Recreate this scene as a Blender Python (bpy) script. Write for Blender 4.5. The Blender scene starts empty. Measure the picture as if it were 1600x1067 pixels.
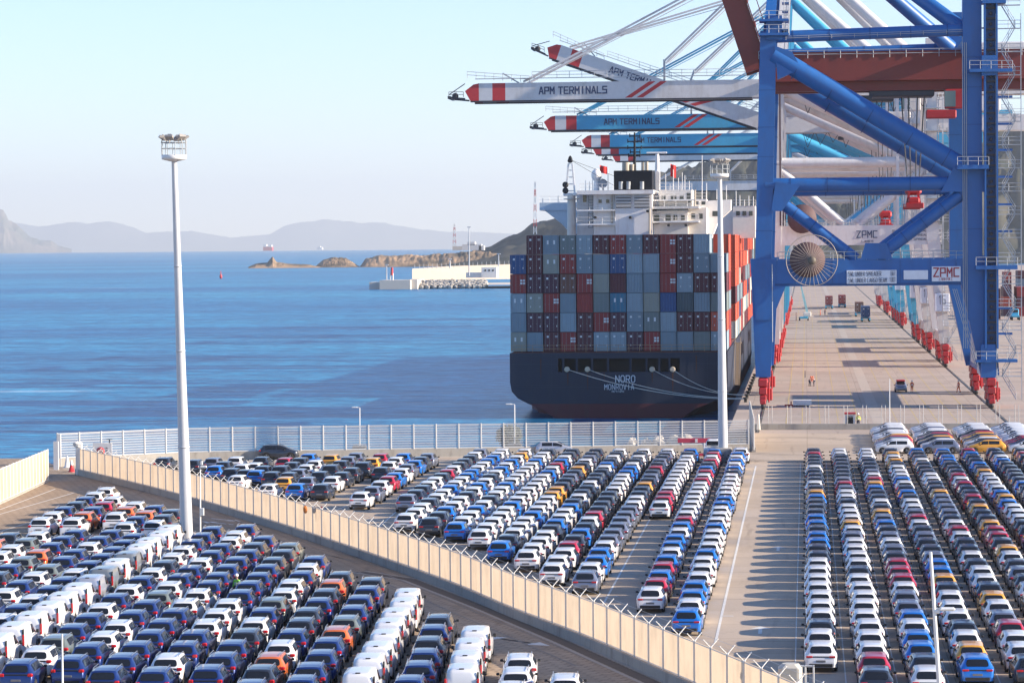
import bpy, bmesh, math, random
import numpy as np
from mathutils import Vector, Matrix
R = math.radians
random.seed(7)
C = bpy.context.scene.collection
SC = bpy.context.scene

# ------------------------------------------------------------------ camera
F, CX, CY = 4450.0, 800.0, 533.5          # focal length in pixels of the 1600x1067 photograph
H = 22.5                                   # eye height above the lot
YAW, PITCH, ROLL = R(5.91), math.atan((533.5-382)/F), -R(0.5)
cam_d = bpy.data.cameras.new('camera'); cam = bpy.data.objects.new('camera', cam_d); C.objects.link(cam)
cam_d.sensor_width = 36; cam_d.lens = 36*F/1600; cam_d.clip_start = 1; cam_d.clip_end = 90000
RM = Matrix.Rotation(YAW,3,'Z') @ Matrix.Rotation(math.pi/2-PITCH,3,'X') @ Matrix.Rotation(ROLL,3,'Z')
cam.matrix_world = Matrix.Translation((0,0,H)) @ RM.to_4x4()
SC.camera = cam

# ------------------------------------------------------------------ light
SUN_EL, SUN_AZ = R(19), R(95.5)          # azimuth clockwise from +Y (along the quay)
w = bpy.data.worlds.new('World'); SC.world = w; w.use_nodes = True
nt = w.node_tree; nt.nodes.clear()
sky = nt.nodes.new('ShaderNodeTexSky'); sky.sky_type = 'NISHITA'; sky.sun_disc = False
sky.sun_elevation = SUN_EL; sky.sun_rotation = SUN_AZ; sky.altitude = 0
sky.air_density = 1.0; sky.dust_density = 0.0; sky.ozone_density = 4.0
bg = nt.nodes.new('ShaderNodeBackground'); bg.inputs[1].default_value = 0.105
wo = nt.nodes.new('ShaderNodeOutputWorld')
tint = nt.nodes.new('ShaderNodeMix'); tint.data_type='RGBA'; tint.blend_type='MULTIPLY'; tint.inputs['Factor'].default_value=1; tint.inputs['B'].default_value=(0.91,0.905,1.02,1)
nt.links.new(sky.outputs[0], tint.inputs['A']); nt.links.new(tint.outputs['Result'], bg.inputs[0]); nt.links.new(bg.outputs[0], wo.inputs[0])
sd = bpy.data.lights.new('sun','SUN'); sd.energy = 4.8; sd.angle = R(0.5); sd.color = (1.0,0.86,0.68)
so = bpy.data.objects.new('sun', sd); C.objects.link(so)
SDIR = Vector((math.cos(SUN_EL)*math.sin(SUN_AZ), math.cos(SUN_EL)*math.cos(SUN_AZ), math.sin(SUN_EL)))
so.rotation_euler = SDIR.to_track_quat('Z','Y').to_euler()
so.location = (60,0,80)
SC.view_settings.view_transform = 'Standard'; SC.view_settings.look = 'None'
SC.view_settings.exposure = 1.32; SC.view_settings.gamma = 1
SC.view_settings.use_curve_mapping = False
SC.cycles.max_bounces = 8; SC.cycles.transparent_max_bounces = 24
SC.cycles.caustics_reflective = False; SC.cycles.caustics_refractive = False

# ------------------------------------------------------------------ measured points (photo pixel -> place)
def ray(px, py): return RM @ Vector(((px-CX)/F, -(py-CY)/F, -1.0))
def G(px, py, z=0.0):                      # point on the level z
    d = ray(px,py); t = (z-H)/d.z; return Vector((d.x*t, d.y*t, z))
def A(px, py, Y):                          # point on the plane across the quay at distance Y
    d = ray(px,py); t = Y/d.y; return Vector((d.x*t, Y, H+d.z*t))
def proj(p):
    q = RM.transposed() @ (Vector(p)-Vector((0,0,H)))
    return CX - F*q.x/q.z, CY + F*q.y/q.z

# ------------------------------------------------------------------ materials
MATS = {}
def mat(name, col, rough=0.6, metal=0.0, var=0.12, scale=2.0, bump=0.0, coat=0.0, emit=None, spec=0.5, coords='Object'):
    if name in MATS: return MATS[name]
    m = bpy.data.materials.new(name); m.use_nodes = True; n = m.node_tree.nodes; l = m.node_tree.links
    b = n['Principled BSDF']; b.inputs['Roughness'].default_value = rough; b.inputs['Metallic'].default_value = metal
    b.inputs['Coat Weight'].default_value = coat; b.inputs['Coat Roughness'].default_value = 0.06
    b.inputs['Specular IOR Level'].default_value = spec
    tc = n.new('ShaderNodeTexCoord'); no = n.new('ShaderNodeTexNoise'); no.inputs['Scale'].default_value = scale
    no.inputs['Detail'].default_value = 5; no.inputs['Roughness'].default_value = 0.6
    l.new(tc.outputs[coords], no.inputs['Vector'])
    mx = n.new('ShaderNodeMix'); mx.data_type = 'RGBA'
    mx.inputs['A'].default_value = (*[c*(1-var) for c in col],1); mx.inputs['B'].default_value = (*[min(1,c*(1+var)) for c in col],1)
    l.new(no.outputs['Fac'], mx.inputs['Factor']); l.new(mx.outputs['Result'], b.inputs['Base Color'])
    if bump:
        bp = n.new('ShaderNodeBump'); bp.inputs['Strength'].default_value = bump; bp.inputs['Distance'].default_value = 0.05
        l.new(no.outputs['Fac'], bp.inputs['Height']); l.new(bp.outputs[0], b.inputs['Normal'])
    MATS[name] = m; return m
def weathered(name, col, stain, rough=0.5, amount=0.5, scale=0.6, stretch=(1,1,0.12), metal=0.0):
    """paint with rust or dirt running down it"""
    if name in MATS: return MATS[name]
    m = mat(name, col, rough, metal, 0.1, 1.3); n = m.node_tree.nodes; l = m.node_tree.links
    b = n['Principled BSDF']; old = b.inputs['Base Color'].links[0].from_socket
    tc = n.new('ShaderNodeTexCoord'); mp = n.new('ShaderNodeMapping'); mp.inputs['Scale'].default_value = stretch
    no = n.new('ShaderNodeTexNoise'); no.inputs['Scale'].default_value = scale; no.inputs['Detail'].default_value = 8; no.inputs['Roughness'].default_value = 0.7
    l.new(tc.outputs['Object'], mp.inputs[0]); l.new(mp.outputs[0], no.inputs['Vector'])
    rp = n.new('ShaderNodeValToRGB'); rp.color_ramp.elements[0].position = 0.5; rp.color_ramp.elements[1].position = 0.78
    rp.color_ramp.elements[1].color = (amount,)*3+(1,)
    l.new(no.outputs['Fac'], rp.inputs[0])
    mx = n.new('ShaderNodeMix'); mx.data_type = 'RGBA'; l.new(rp.outputs[0], mx.inputs['Factor'])
    l.new(old, mx.inputs['A']); mx.inputs['B'].default_value = (*stain,1); l.new(mx.outputs['Result'], b.inputs['Base Color'])
    return m
def mesh_mat(name, col, opacity, translucent=0.5, var=0.1):
    """fine wire or perforated sheet: partly open, lets light through"""
    m = bpy.data.materials.new(name); m.use_nodes = True; n = m.node_tree.nodes; l = m.node_tree.links; n.clear()
    o = n.new('ShaderNodeOutputMaterial'); tr = n.new('ShaderNodeBsdfTransparent')
    df = n.new('ShaderNodeBsdfDiffuse'); tl = n.new('ShaderNodeBsdfTranslucent')
    tc=n.new('ShaderNodeTexCoord'); mp=n.new('ShaderNodeMapping'); mp.inputs['Scale'].default_value=(1,1,.25); no=n.new('ShaderNodeTexNoise'); no.inputs['Scale'].default_value=1.1; no.inputs['Detail'].default_value=7; no.inputs['Roughness'].default_value=.7
    l.new(tc.outputs['Object'],mp.inputs[0]); l.new(mp.outputs[0],no.inputs['Vector']); rp=n.new('ShaderNodeMapRange'); rp.inputs[1].default_value=.45; rp.inputs[2].default_value=.75; l.new(no.outputs['Fac'],rp.inputs[0])
    cx=n.new('ShaderNodeMix'); cx.data_type='RGBA'; cx.inputs['A'].default_value=(*col,1); cx.inputs['B'].default_value=(*[c*.72 for c in col],1); l.new(rp.outputs[0],cx.inputs['Factor'])
    for s in (df,tl): l.new(cx.outputs['Result'],s.inputs['Color'])
    m1 = n.new('ShaderNodeMixShader'); m1.inputs[0].default_value = translucent
    l.new(df.outputs[0], m1.inputs[1]); l.new(tl.outputs[0], m1.inputs[2])
    m2 = n.new('ShaderNodeMixShader'); m2.inputs[0].default_value = opacity
    l.new(tr.outputs[0], m2.inputs[1]); l.new(m1.outputs[0], m2.inputs[2]); l.new(m2.outputs[0], o.inputs[0])
    MATS[name] = m; return m

# ------------------------------------------------------------------ objects
def link(o, parent=None):
    C.objects.link(o)
    if parent is not None: o.parent = parent
    return o
def thing(name, label, cat, loc=(0,0,0), rz=0, group=None):
    o = bpy.data.objects.new(name, None); o.empty_display_size = 0.3
    o.location = loc; o.rotation_euler = (0,0,rz); C.objects.link(o)
    return tag(o, label, cat, group)
def tag(o, label=None, cat=None, group=None, kind=None):
    if label: o['label'] = label
    if cat: o['category'] = cat
    if group: o['group'] = group
    if kind: o['kind'] = kind
    return o
def copy_tree(root, loc, rz=0, label=None, group=None, paint=None, keep=None):
    c = root.copy(); C.objects.link(c); c.location = loc; c.rotation_euler = (0,0,rz)
    if label: c['label'] = label
    if group: c['group'] = group
    def kids(src, dst):
        for ch in src.children:
            k = ch.copy(); C.objects.link(k); k.parent = dst
            if paint is not None and k.get('painted'): k.material_slots[0].material = paint
            kids(ch, k)
    kids(root, c)
    return c
class MB:
    def __init__(s): s.v=[]; s.f=[]; s.m=[]; s.s=[]
    def add(s, vs, fs, mi=0, smooth=False):
        o=len(s.v); s.v.extend([tuple(p) for p in vs])
        for f in fs: s.f.append(tuple(o+i for i in f)); s.m.append(mi); s.s.append(smooth)
        return s
    def box(s, x0,y0,z0,x1,y1,z1, mi=0):
        if x1<x0:x0,x1=x1,x0
        if y1<y0:y0,y1=y1,y0
        if z1<z0:z0,z1=z1,z0
        vs=[(x0,y0,z0),(x1,y0,z0),(x1,y1,z0),(x0,y1,z0),(x0,y0,z1),(x1,y0,z1),(x1,y1,z1),(x0,y1,z1)]
        return s.add(vs,[(0,3,2,1),(4,5,6,7),(0,1,5,4),(1,2,6,5),(2,3,7,6),(3,0,4,7)],mi)
    def cbox(s, c, d, mi=0): return s.box(c[0]-d[0]/2,c[1]-d[1]/2,c[2]-d[2]/2,c[0]+d[0]/2,c[1]+d[1]/2,c[2]+d[2]/2,mi)
    def bbox(s, c, d, b=0.03, mi=0, taper=1.0):   # bevelled box (chamfered edges), optional taper to the top
        x,y,z=d[0]/2,d[1]/2,d[2]/2; b=min(b,x*.9,y*.9,z*.9); rings=[]
        for zz,ins,tp in ((-z,b,1),(-z+b,0,1),(z-b,0,taper),(z,b,taper)):
            X,Y=x*tp-ins,y*tp-ins; cc=b*0.8
            rings.append([(c[0]+a,c[1]+e,c[2]+zz) for a,e in ((-X+cc,-Y),(X-cc,-Y),(X,-Y+cc),(X,Y-cc),(X-cc,Y),(-X+cc,Y),(-X,Y-cc),(-X,-Y+cc))])
        vs=sum(rings,[]); fs=[tuple(range(7,-1,-1)),tuple(range(24,32))]
        for r in range(3):
            for i in range(8): fs.append((r*8+i,r*8+(i+1)%8,(r+1)*8+(i+1)%8,(r+1)*8+i))
        return s.add(vs,fs,mi)
    def beam(s, p0, p1, w, h=None, mi=0, up=None, w1=None, h1=None):
        p0=Vector(p0);p1=Vector(p1);h=h or w;w1=w1 or w;h1=h1 or h;d=(p1-p0).normalized()
        u=Vector(up) if up else (Vector((0,0,1)) if abs(d.z)<0.95 else Vector((1,0,0)))
        a=d.cross(u).normalized();b=a.cross(d).normalized();vs=[]
        for p,ww,hh in ((p0,w,h),(p1,w1,h1)):
            for i,j in ((-1,-1),(1,-1),(1,1),(-1,1)): vs.append(p+a*(i*ww/2)+b*(j*hh/2))
        return s.add(vs,[(3,2,1,0),(4,5,6,7),(0,1,5,4),(1,2,6,5),(2,3,7,6),(3,0,4,7)],mi)
    def tube(s, p0, p1, r0, r1=None, n=10, mi=0, caps=True):
        p0=Vector(p0);p1=Vector(p1);r1=r0 if r1 is None else r1;d=(p1-p0).normalized()
        u=Vector((0,0,1)) if abs(d.z)<0.95 else Vector((1,0,0)); a=d.cross(u).normalized();b=a.cross(d).normalized();vs=[]
        for p,r in ((p0,r0),(p1,r1)):
            for i in range(n):
                t=2*math.pi*i/n; vs.append(p+a*(r*math.cos(t))+b*(r*math.sin(t)))
        s.add(vs,[(i,i+n,(i+1)%n+n,(i+1)%n) for i in range(n)],mi,True)
        if caps: s.add(vs,[tuple(range(n)),tuple(range(2*n-1,n-1,-1))],mi)
        return s
    def path(s, pts, r, n=6, mi=0):
        for a,b in zip(pts,pts[1:]): s.tube(a,b,r,r,n,mi)
        return s
    def lathe(s, c, prof, n=16, mi=0, axis='z'):
        vs=[]
        for r,z in prof:
            for i in range(n):
                t=2*math.pi*i/n; x,y=r*math.cos(t),r*math.sin(t)
                vs.append({'z':(c[0]+x,c[1]+y,c[2]+z),'x':(c[0]+z,c[1]+x,c[2]+y),'y':(c[0]+x,c[1]+z,c[2]+y)}[axis])
        fs=[(k*n+i,k*n+(i+1)%n,(k+1)*n+(i+1)%n,(k+1)*n+i) for k in range(len(prof)-1) for i in range(n)]
        s.add(vs,fs,mi,True); s.add(vs[:n],[tuple(range(n))],mi); s.add(vs[-n:],[tuple(range(n))],mi); return s
    def prism(s, pts, y0, y1, mi=0):             # outline in x,z extruded along y
        n=len(pts); vs=[(x,y0,z) for x,z in pts]+[(x,y1,z) for x,z in pts]
        return s.add(vs,[tuple(range(n)),tuple(range(2*n-1,n-1,-1))]+[(i,i+n,(i+1)%n+n,(i+1)%n) for i in range(n)],mi)
    def ball(s, c, r, n=10, m=7, mi=0, jit=0):
        vs=[];rx,ry,rz=(r if hasattr(r,'__len__') else (r,r,r))
        for j in range(m+1):
            ph=math.pi*j/m
            for i in range(n):
                t=2*math.pi*i/n; k=1+random.uniform(-jit,jit)
                vs.append((c[0]+rx*k*math.sin(ph)*math.cos(t),c[1]+ry*k*math.sin(ph)*math.sin(t),c[2]+rz*k*math.cos(ph)))
        return s.add(vs,[(j*n+i,j*n+n+i,j*n+n+(i+1)%n,j*n+(i+1)%n) for j in range(m) for i in range(n)],mi,jit==0)
    def pbox(s, px0,py0,px1,py1,Y,dep,mi=0):      # front face spans these photo pixels at distance Y
        a=A(px0,py0,Y);b=A(px1,py1,Y); return s.box(a.x,Y,b.z,b.x,Y+dep,a.z,mi)
    def mesh(s, name, mats, off=None):
        me=bpy.data.meshes.new(name); v=np.array(s.v,dtype=float).reshape(-1,3)
        if off is not None: v=v-np.array(off)
        me.from_pydata(v.tolist(),[],s.f)
        for m in (mats if isinstance(mats,(list,tuple)) else [mats]): me.materials.append(m)
        me.polygons.foreach_set('material_index',s.m); me.polygons.foreach_set('use_smooth',s.s); me.update()
        return me
    def build(s, name, mats, parent=None, label=None, cat=None, group=None, kind=None, origin=None):
        off=tuple(parent.location) if parent is not None and parent.type=='EMPTY' else None
        if parent is not None and parent.type!='EMPTY':
            off=tuple(parent.location) if parent.parent is None else tuple(Vector(parent.parent.location)+Vector(parent.location))
        if parent is None and origin=='auto' and s.v:
            a=np.array(s.v); off=((a[:,0].min()+a[:,0].max())/2,(a[:,1].min()+a[:,1].max())/2,a[:,2].min())
        o=bpy.data.objects.new(name,s.mesh(name,mats,off)); link(o,parent)
        if parent is None and off is not None: o.location=off
        return tag(o,label,cat,group,kind)
def text_font(name, body, height, m, parent, loc, rot=(math.pi/2,0,0), width=None, depth=0.03, align='CENTER', bold=0.003):
    """writing as thin raised letters; height = cap height, width = wanted total width"""
    cu=bpy.data.curves.new(name,'FONT'); cu.body=body; cu.size=1; cu.align_x='LEFT'; cu.extrude=0; cu.offset=bold
    t=bpy.data.objects.new(name+'_tmp',cu); C.objects.link(t); bpy.context.view_layer.update()
    me=bpy.data.meshes.new_from_object(t.evaluated_get(bpy.context.evaluated_depsgraph_get()))
    bpy.data.objects.remove(t); n=len(me.vertices); co=np.zeros(n*3); me.vertices.foreach_get('co',co); co=co.reshape(-1,3)
    x0,x1,y0,y1=co[:,0].min(),co[:,0].max(),co[:,1].min(),co[:,1].max()
    sy=height/(y1-y0); sx=(width/(x1-x0)) if width else sy
    co[:,0]=(co[:,0]-x0)*sx-((x1-x0)*sx/2 if align=='CENTER' else 0); co[:,1]=(co[:,1]-(y0+y1)/2)*sy
    me.vertices.foreach_set('co',co.ravel()); me.update(); me.name=name
    me.materials.clear(); me.materials.append(m)
    o=bpy.data.objects.new(name,me); link(o,parent); o.location=loc; o.rotation_euler=rot; return o

# block capitals drawn as strokes on a 4 x 6 grid
GL={'A':['0,0 1.7,6 2.3,6 4,0','.7,2 3.3,2'],'B':['0,0 0,6 3.2,6 3.8,5 3.2,3.2 0,3.2','3.2,3.2 4,2.2 4,.8 3.2,0 0,0'],'C':['4,6 0,6 0,0 4,0'],'D':['0,0 0,6 2.8,6 4,4.6 4,1.4 2.8,0 0,0'],
'E':['4,6 0,6 0,0 4,0','0,3 3.4,3'],'G':['4,6 0,6 0,0 4,0 4,2.8 2.2,2.8'],'I':['2,0 2,6'],'L':['0,6 0,0 4,0'],'M':['0,0 0,6 2,2.6 4,6 4,0'],'N':['0,0 0,6 4,0 4,6'],'O':['1.1,0 0,1.2 0,4.8 1.1,6 2.9,6 4,4.8 4,1.2 2.9,0 1.1,0'],
'P':['0,0 0,6 4,6 4,2.6 0,2.6'],'R':['0,0 0,6 3.2,6 4,5.2 4,3.6 3.2,2.8 0,2.8','2,2.8 4,0'],'S':['4,6 0,6 0,3.2 4,3.2 4,0 0,0'],'T':['0,6 4,6','2,0 2,6'],'U':['0,6 0,0 4,0 4,6'],'V':['0,6 2,0 4,6'],'W':['0,6 .8,0 2,3.6 3.2,0 4,6'],
'Z':['0,6 4,6 0,0 4,0'],'0':['0,0 0,6 4,6 4,0 0,0'],'1':['1,4.8 2,6 2,0'],'2':['0,6 4,6 4,3.2 0,3.2 0,0 4,0'],'3':['0,6 4,6 4,0 0,0','1,3.2 4,3.2'],'5':['4,6 0,6 0,3.2 4,3.2 4,0 0,0'],'6':['4,6 0,6 0,0 4,0 4,3.2 0,3.2'],'7':['0,6 4,6 1.6,0'],'8':['0,0 0,6 4,6 4,0 0,0','0,3.2 4,3.2'],'9':['4,0 4,6 0,6 0,3 4,3'],'4':['3,0 3,6 0,2 4,2']}
def text_obj(name, body, height, m, parent, loc, rot=(math.pi/2,0,0), width=None, depth=0.03, align='CENTER', wt=0.95):
    if any(ch not in GL and ch!=' ' for ch in body): return text_font(name,body,height,m,parent,loc,rot,width,depth,align)
    b=MB(); x=0.0; u=height/6; segs=[]
    for ch in body:
        if ch==' ': x+=3.2; continue
        w_=4
        for st in GL[ch]:
            P=[tuple(map(float,q.split(','))) for q in st.split()]; segs+=[((x+a[0],a[1]),(x+c[0],c[1])) for a,c in zip(P,P[1:])]
        x+=w_+1.9
    x-=1.9; sx=(width/x) if width else u; ox=-x*sx/2 if align=='CENTER' else 0; h=wt*min(u,sx)/2
    for k,(a,c) in enumerate(segs):
        p=Vector((ox+a[0]*sx,a[1]*u-height/2,0)); q=Vector((ox+c[0]*sx,c[1]*u-height/2,0)); d=(q-p).normalized(); n_=Vector((-d.y,d.x,0))*h; p-=d*h; q+=d*h; z=.02+.0015*(k%7)
        vs=[p-n_,q-n_,q+n_,p+n_]; b.add([(v.x,v.y,0) for v in vs]+[(v.x,v.y,z) for v in vs],[(4,5,6,7),(0,1,5,4),(1,2,6,5),(2,3,7,6),(3,0,4,7)])
    o=bpy.data.objects.new(name,b.mesh(name,[m])); link(o,parent); o.location=loc; o.rotation_euler=rot; return o
# ================================================================== SETTING
def ground_material(name, base, stain, dark, tint=(1,1,1), brick=False):
    m=bpy.data.materials.new(name); m.use_nodes=True; n=m.node_tree.nodes; l=m.node_tree.links; b=n['Principled BSDF']
    b.inputs['Roughness'].default_value=0.85; b.inputs['Specular IOR Level'].default_value=0.25
    tc=n.new('ShaderNodeTexCoord')
    def noise(sc, det, rough, stretch=(1,1,1)):
        mp=n.new('ShaderNodeMapping'); mp.inputs['Scale'].default_value=stretch; l.new(tc.outputs['Object'],mp.inputs[0])
        x=n.new('ShaderNodeTexNoise'); x.inputs['Scale'].default_value=sc; x.inputs['Detail'].default_value=det; x.inputs['Roughness'].default_value=rough
        l.new(mp.outputs[0],x.inputs['Vector']); return x.outputs['Fac']
    def ramp(src,p0,p1,a=0.0,bv=1.0):
        r=n.new('ShaderNodeMapRange'); r.inputs[1].default_value=p0; r.inputs[2].default_value=p1; r.inputs[3].default_value=a; r.inputs[4].default_value=bv
        l.new(src,r.inputs[0]); return r.outputs[0]
    def mix(a,bc,f):
        x=n.new('ShaderNodeMix'); x.data_type='RGBA'; l.new(f,x.inputs['Factor'])
        if isinstance(a,tuple): x.inputs['A'].default_value=(*a,1)
        else: l.new(a,x.inputs['A'])
        x.inputs['B'].default_value=(*bc,1); return x.outputs['Result']
    c=mix(base,stain,ramp(noise(0.05,6,0.65),0.42,0.68))
    c=mix(c,dark,ramp(noise(0.25,8,0.75,(1,0.35,1)),0.55,0.85,0,0.7))
    c=mix(c,tuple(min(1,x*1.25) for x in base),ramp(noise(1.7,6,0.8),0.55,0.8,0,0.6))
    c=mix(c,dark,ramp(noise(0.5,3,0.5,(1.6,0.12,1)),0.62,0.72,0,0.45))
    if not brick:      # cast slabs with dark joints and patched bays
        br=n.new('ShaderNodeTexBrick'); br.inputs['Scale'].default_value=1.0; br.inputs['Brick Width'].default_value=7.5; br.inputs['Row Height'].default_value=6.0; br.offset=0.0
        br.inputs['Mortar Size'].default_value=0.035; br.inputs['Mortar Smooth'].default_value=0.4
        br.inputs['Color1'].default_value=(1,1,1,1); br.inputs['Color2'].default_value=(0.86,0.86,0.87,1); br.inputs['Mortar'].default_value=(0.5,0.48,0.46,1)
        l.new(tc.outputs['Object'],br.inputs['Vector'])
        x=n.new('ShaderNodeMix'); x.data_type='RGBA'; x.blend_type='MULTIPLY'; x.inputs['Factor'].default_value=0.8
        l.new(c,x.inputs['A']); l.new(br.outputs['Color'],x.inputs['B']); c=x.outputs['Result']
        c=mix(c,(0.10,0.085,0.07),ramp(noise(0.9,7,0.8),0.66,0.78,0,0.75))
        c=mix(c,(0.16,0.13,0.10),ramp(noise(0.35,4,0.6,(0.08,1.8,1)),0.60,0.70,0,0.45))
    if brick:
        mp=n.new('ShaderNodeMapping'); mp.inputs['Rotation'].default_value=(0,0,R(24)); l.new(tc.outputs['Object'],mp.inputs[0])
        br=n.new('ShaderNodeTexBrick'); br.inputs['Scale'].default_value=1.0; br.inputs['Brick Width'].default_value=1.0; br.inputs['Row Height'].default_value=0.5
        br.inputs['Mortar Size'].default_value=0.045; br.inputs['Mortar Smooth'].default_value=0.3
        br.inputs['Color1'].default_value=(1,1,1,1); br.inputs['Color2'].default_value=(0.82,0.82,0.82,1); br.inputs['Mortar'].default_value=(0.42,0.40,0.38,1)
        l.new(mp.outputs[0],br.inputs['Vector'])
        x=n.new('ShaderNodeMix'); x.data_type='RGBA'; x.blend_type='MULTIPLY'; x.inputs['Factor'].default_value=0.9
        l.new(c,x.inputs['A']); l.new(br.outputs['Color'],x.inputs['B']); c=x.outputs['Result']
    bp=n.new('ShaderNodeBump'); bp.inputs['Strength'].default_value=0.3; bp.inputs['Distance'].default_value=0.02
    l.new(noise(6,6,0.7),bp.inputs['Height']); l.new(bp.outputs[0],b.inputs['Normal'])
    l.new(c,b.inputs['Base Color']); return m
lot_m=ground_material('lot_concrete',(0.50,0.40,0.305),(0.40,0.315,0.235),(0.24,0.185,0.14))
quay_m=ground_material('quay_concrete',(0.46,0.37,0.305),(0.39,0.315,0.26),(0.27,0.215,0.18))
pave_m=ground_material('block_paving',(0.44,0.33,0.235),(0.35,0.26,0.18),(0.17,0.13,0.095),brick=True)
white_line=mat('road_paint_white',(0.62,0.60,0.56),0.8,var=0.25,scale=3)
yellow_line=mat('road_paint_yellow',(0.48,0.36,0.17),0.8,var=0.3,scale=3)

# shore line of the near lot: under the far fence
SH=[(-400,757),(60,734),(90,729),(300,719),(500,716),(700,713),(1000,709),(1178,706)]
shore=[G(*p) for p in SH]
QX=-9.4                                     # edge of the quay
QN=G(1180,706).y
# the land: lot up to the shore, then quay to the right of its edge, on to the foot of the hills
SEA_Z=-3.8
land=[(-260,-30)]+[(p.x,p.y+1.6) for p in shore]+[(QX,QN+1.6),(QX,2600),(3000,2600),(3000,-30)]
def slab(name, pts, z, depth, m, kind='structure', **kw):
    n=len(pts); b=MB(); vs=[(x,y,z) for x,y in pts]+[(x,y,z-depth) for x,y in pts]
    b.add(vs,[tuple(range(n))]); b.add(vs,[(i,i+n,(i+1)%n+n,(i+1)%n) for i in range(n)])
    o=b.build(name,m,kind=kind); o.data.update(); return o
def sheet(name, pts, z, m, kind='structure'):
    b=MB(); b.add([(x,y,z) for x,y in pts],[tuple(range(len(pts)))]); return b.build(name,m,kind=kind)
slab('ground',land[::-1],0.0,9,lot_m)
sheet('quay_apron',[(QX+.05,QN+30),(400,QN+30),(400,2500),(QX+.05,2500)],0.004,quay_m)
# block paving of the lower left lot, up to the dividing fence
FP=[(60,716),(120,741),(250,773),(400,816),(556,868),(700,920),(800,963),(920,1010),(1048,1067),(1150,1113),(1290,1180)]
fence_line=[G(*p) for p in FP]
sheet('paving',[(-230,-20)]+[(-230,fence_line[0].y)]+[(p.x,p.y) for p in fence_line]+[(fence_line[-1].x+2,-20)],0.004,pave_m)

# water
wm=bpy.data.materials.new('sea_water'); wm.use_nodes=True; n=wm.node_tree.nodes; l=wm.node_tree.links; b=n['Principled BSDF']
b.inputs['Roughness'].default_value=0.32; b.inputs['IOR'].default_value=1.33; b.inputs['Specular IOR Level'].default_value=0.28
tc=n.new('ShaderNodeTexCoord')
def wnoise(scale,stretch,det=4,rot=0):
    mp=n.new('ShaderNodeMapping'); mp.inputs['Scale'].default_value=stretch; mp.inputs['Rotation'].default_value=(0,0,rot); l.new(tc.outputs['Object'],mp.inputs[0])
    x=n.new('ShaderNodeTexNoise'); x.inputs['Scale'].default_value=scale; x.inputs['Detail'].default_value=det; x.inputs['Roughness'].default_value=0.62
    l.new(mp.outputs[0],x.inputs['Vector']); return x.outputs['Fac']
def wramp(src,p):
    r=n.new('ShaderNodeValToRGB'); e=r.color_ramp.elements
    e[0].position,e[0].color=p[0][0],(*p[0][1],1); e[1].position,e[1].color=p[-1][0],(*p[-1][1],1)
    for q in p[1:-1]: k=e.new(q[0]); k.color=(*q[1],1)
    l.new(src,r.inputs[0]); return r.outputs[0]
big=wnoise(0.0026,(0.35,1,1),3,R(5)); mid=wnoise(0.05,(0.4,1,1),5,R(8)); fine=wnoise(0.33,(0.5,1,1),5,R(10))
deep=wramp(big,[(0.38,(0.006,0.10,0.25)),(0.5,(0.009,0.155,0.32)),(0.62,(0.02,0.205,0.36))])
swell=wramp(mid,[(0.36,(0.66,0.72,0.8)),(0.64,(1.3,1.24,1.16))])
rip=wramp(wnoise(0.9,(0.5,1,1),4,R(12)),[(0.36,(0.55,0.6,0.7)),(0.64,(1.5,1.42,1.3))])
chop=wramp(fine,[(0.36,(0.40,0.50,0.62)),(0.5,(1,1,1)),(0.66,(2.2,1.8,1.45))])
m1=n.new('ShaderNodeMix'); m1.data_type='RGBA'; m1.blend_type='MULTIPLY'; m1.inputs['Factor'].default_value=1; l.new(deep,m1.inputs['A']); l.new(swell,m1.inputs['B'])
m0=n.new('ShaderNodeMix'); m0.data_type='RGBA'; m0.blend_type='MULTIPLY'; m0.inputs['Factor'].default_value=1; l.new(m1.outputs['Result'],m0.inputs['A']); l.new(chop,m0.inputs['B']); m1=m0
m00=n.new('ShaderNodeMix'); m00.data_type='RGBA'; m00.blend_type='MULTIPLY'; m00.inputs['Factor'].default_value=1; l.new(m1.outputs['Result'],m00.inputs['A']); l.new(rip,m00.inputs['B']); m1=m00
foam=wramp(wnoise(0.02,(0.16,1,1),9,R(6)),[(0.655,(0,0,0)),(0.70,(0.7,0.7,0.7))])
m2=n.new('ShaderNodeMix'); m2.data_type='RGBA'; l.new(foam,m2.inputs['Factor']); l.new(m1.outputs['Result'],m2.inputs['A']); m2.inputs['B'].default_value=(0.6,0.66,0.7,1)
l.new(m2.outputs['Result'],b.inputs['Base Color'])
b1=n.new('ShaderNodeBump'); b1.inputs['Strength'].default_value=1; b1.inputs['Distance'].default_value=1.1; l.new(mid,b1.inputs['Height'])
b2=n.new('ShaderNodeBump'); b2.inputs['Strength'].default_value=1; b2.inputs['Distance'].default_value=0.5; l.new(fine,b2.inputs['Height']); l.new(b1.outputs[0],b2.inputs['Normal']); l.new(b2.outputs[0],b.inputs['Normal'])
bs=MB(); bs.add([(-30000,150,SEA_Z),(30000,150,SEA_Z),(30000,16500,SEA_Z),(-30000,16500,SEA_Z)],[(0,1,2,3)]); bs.build('sea',wm,kind='structure')

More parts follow.
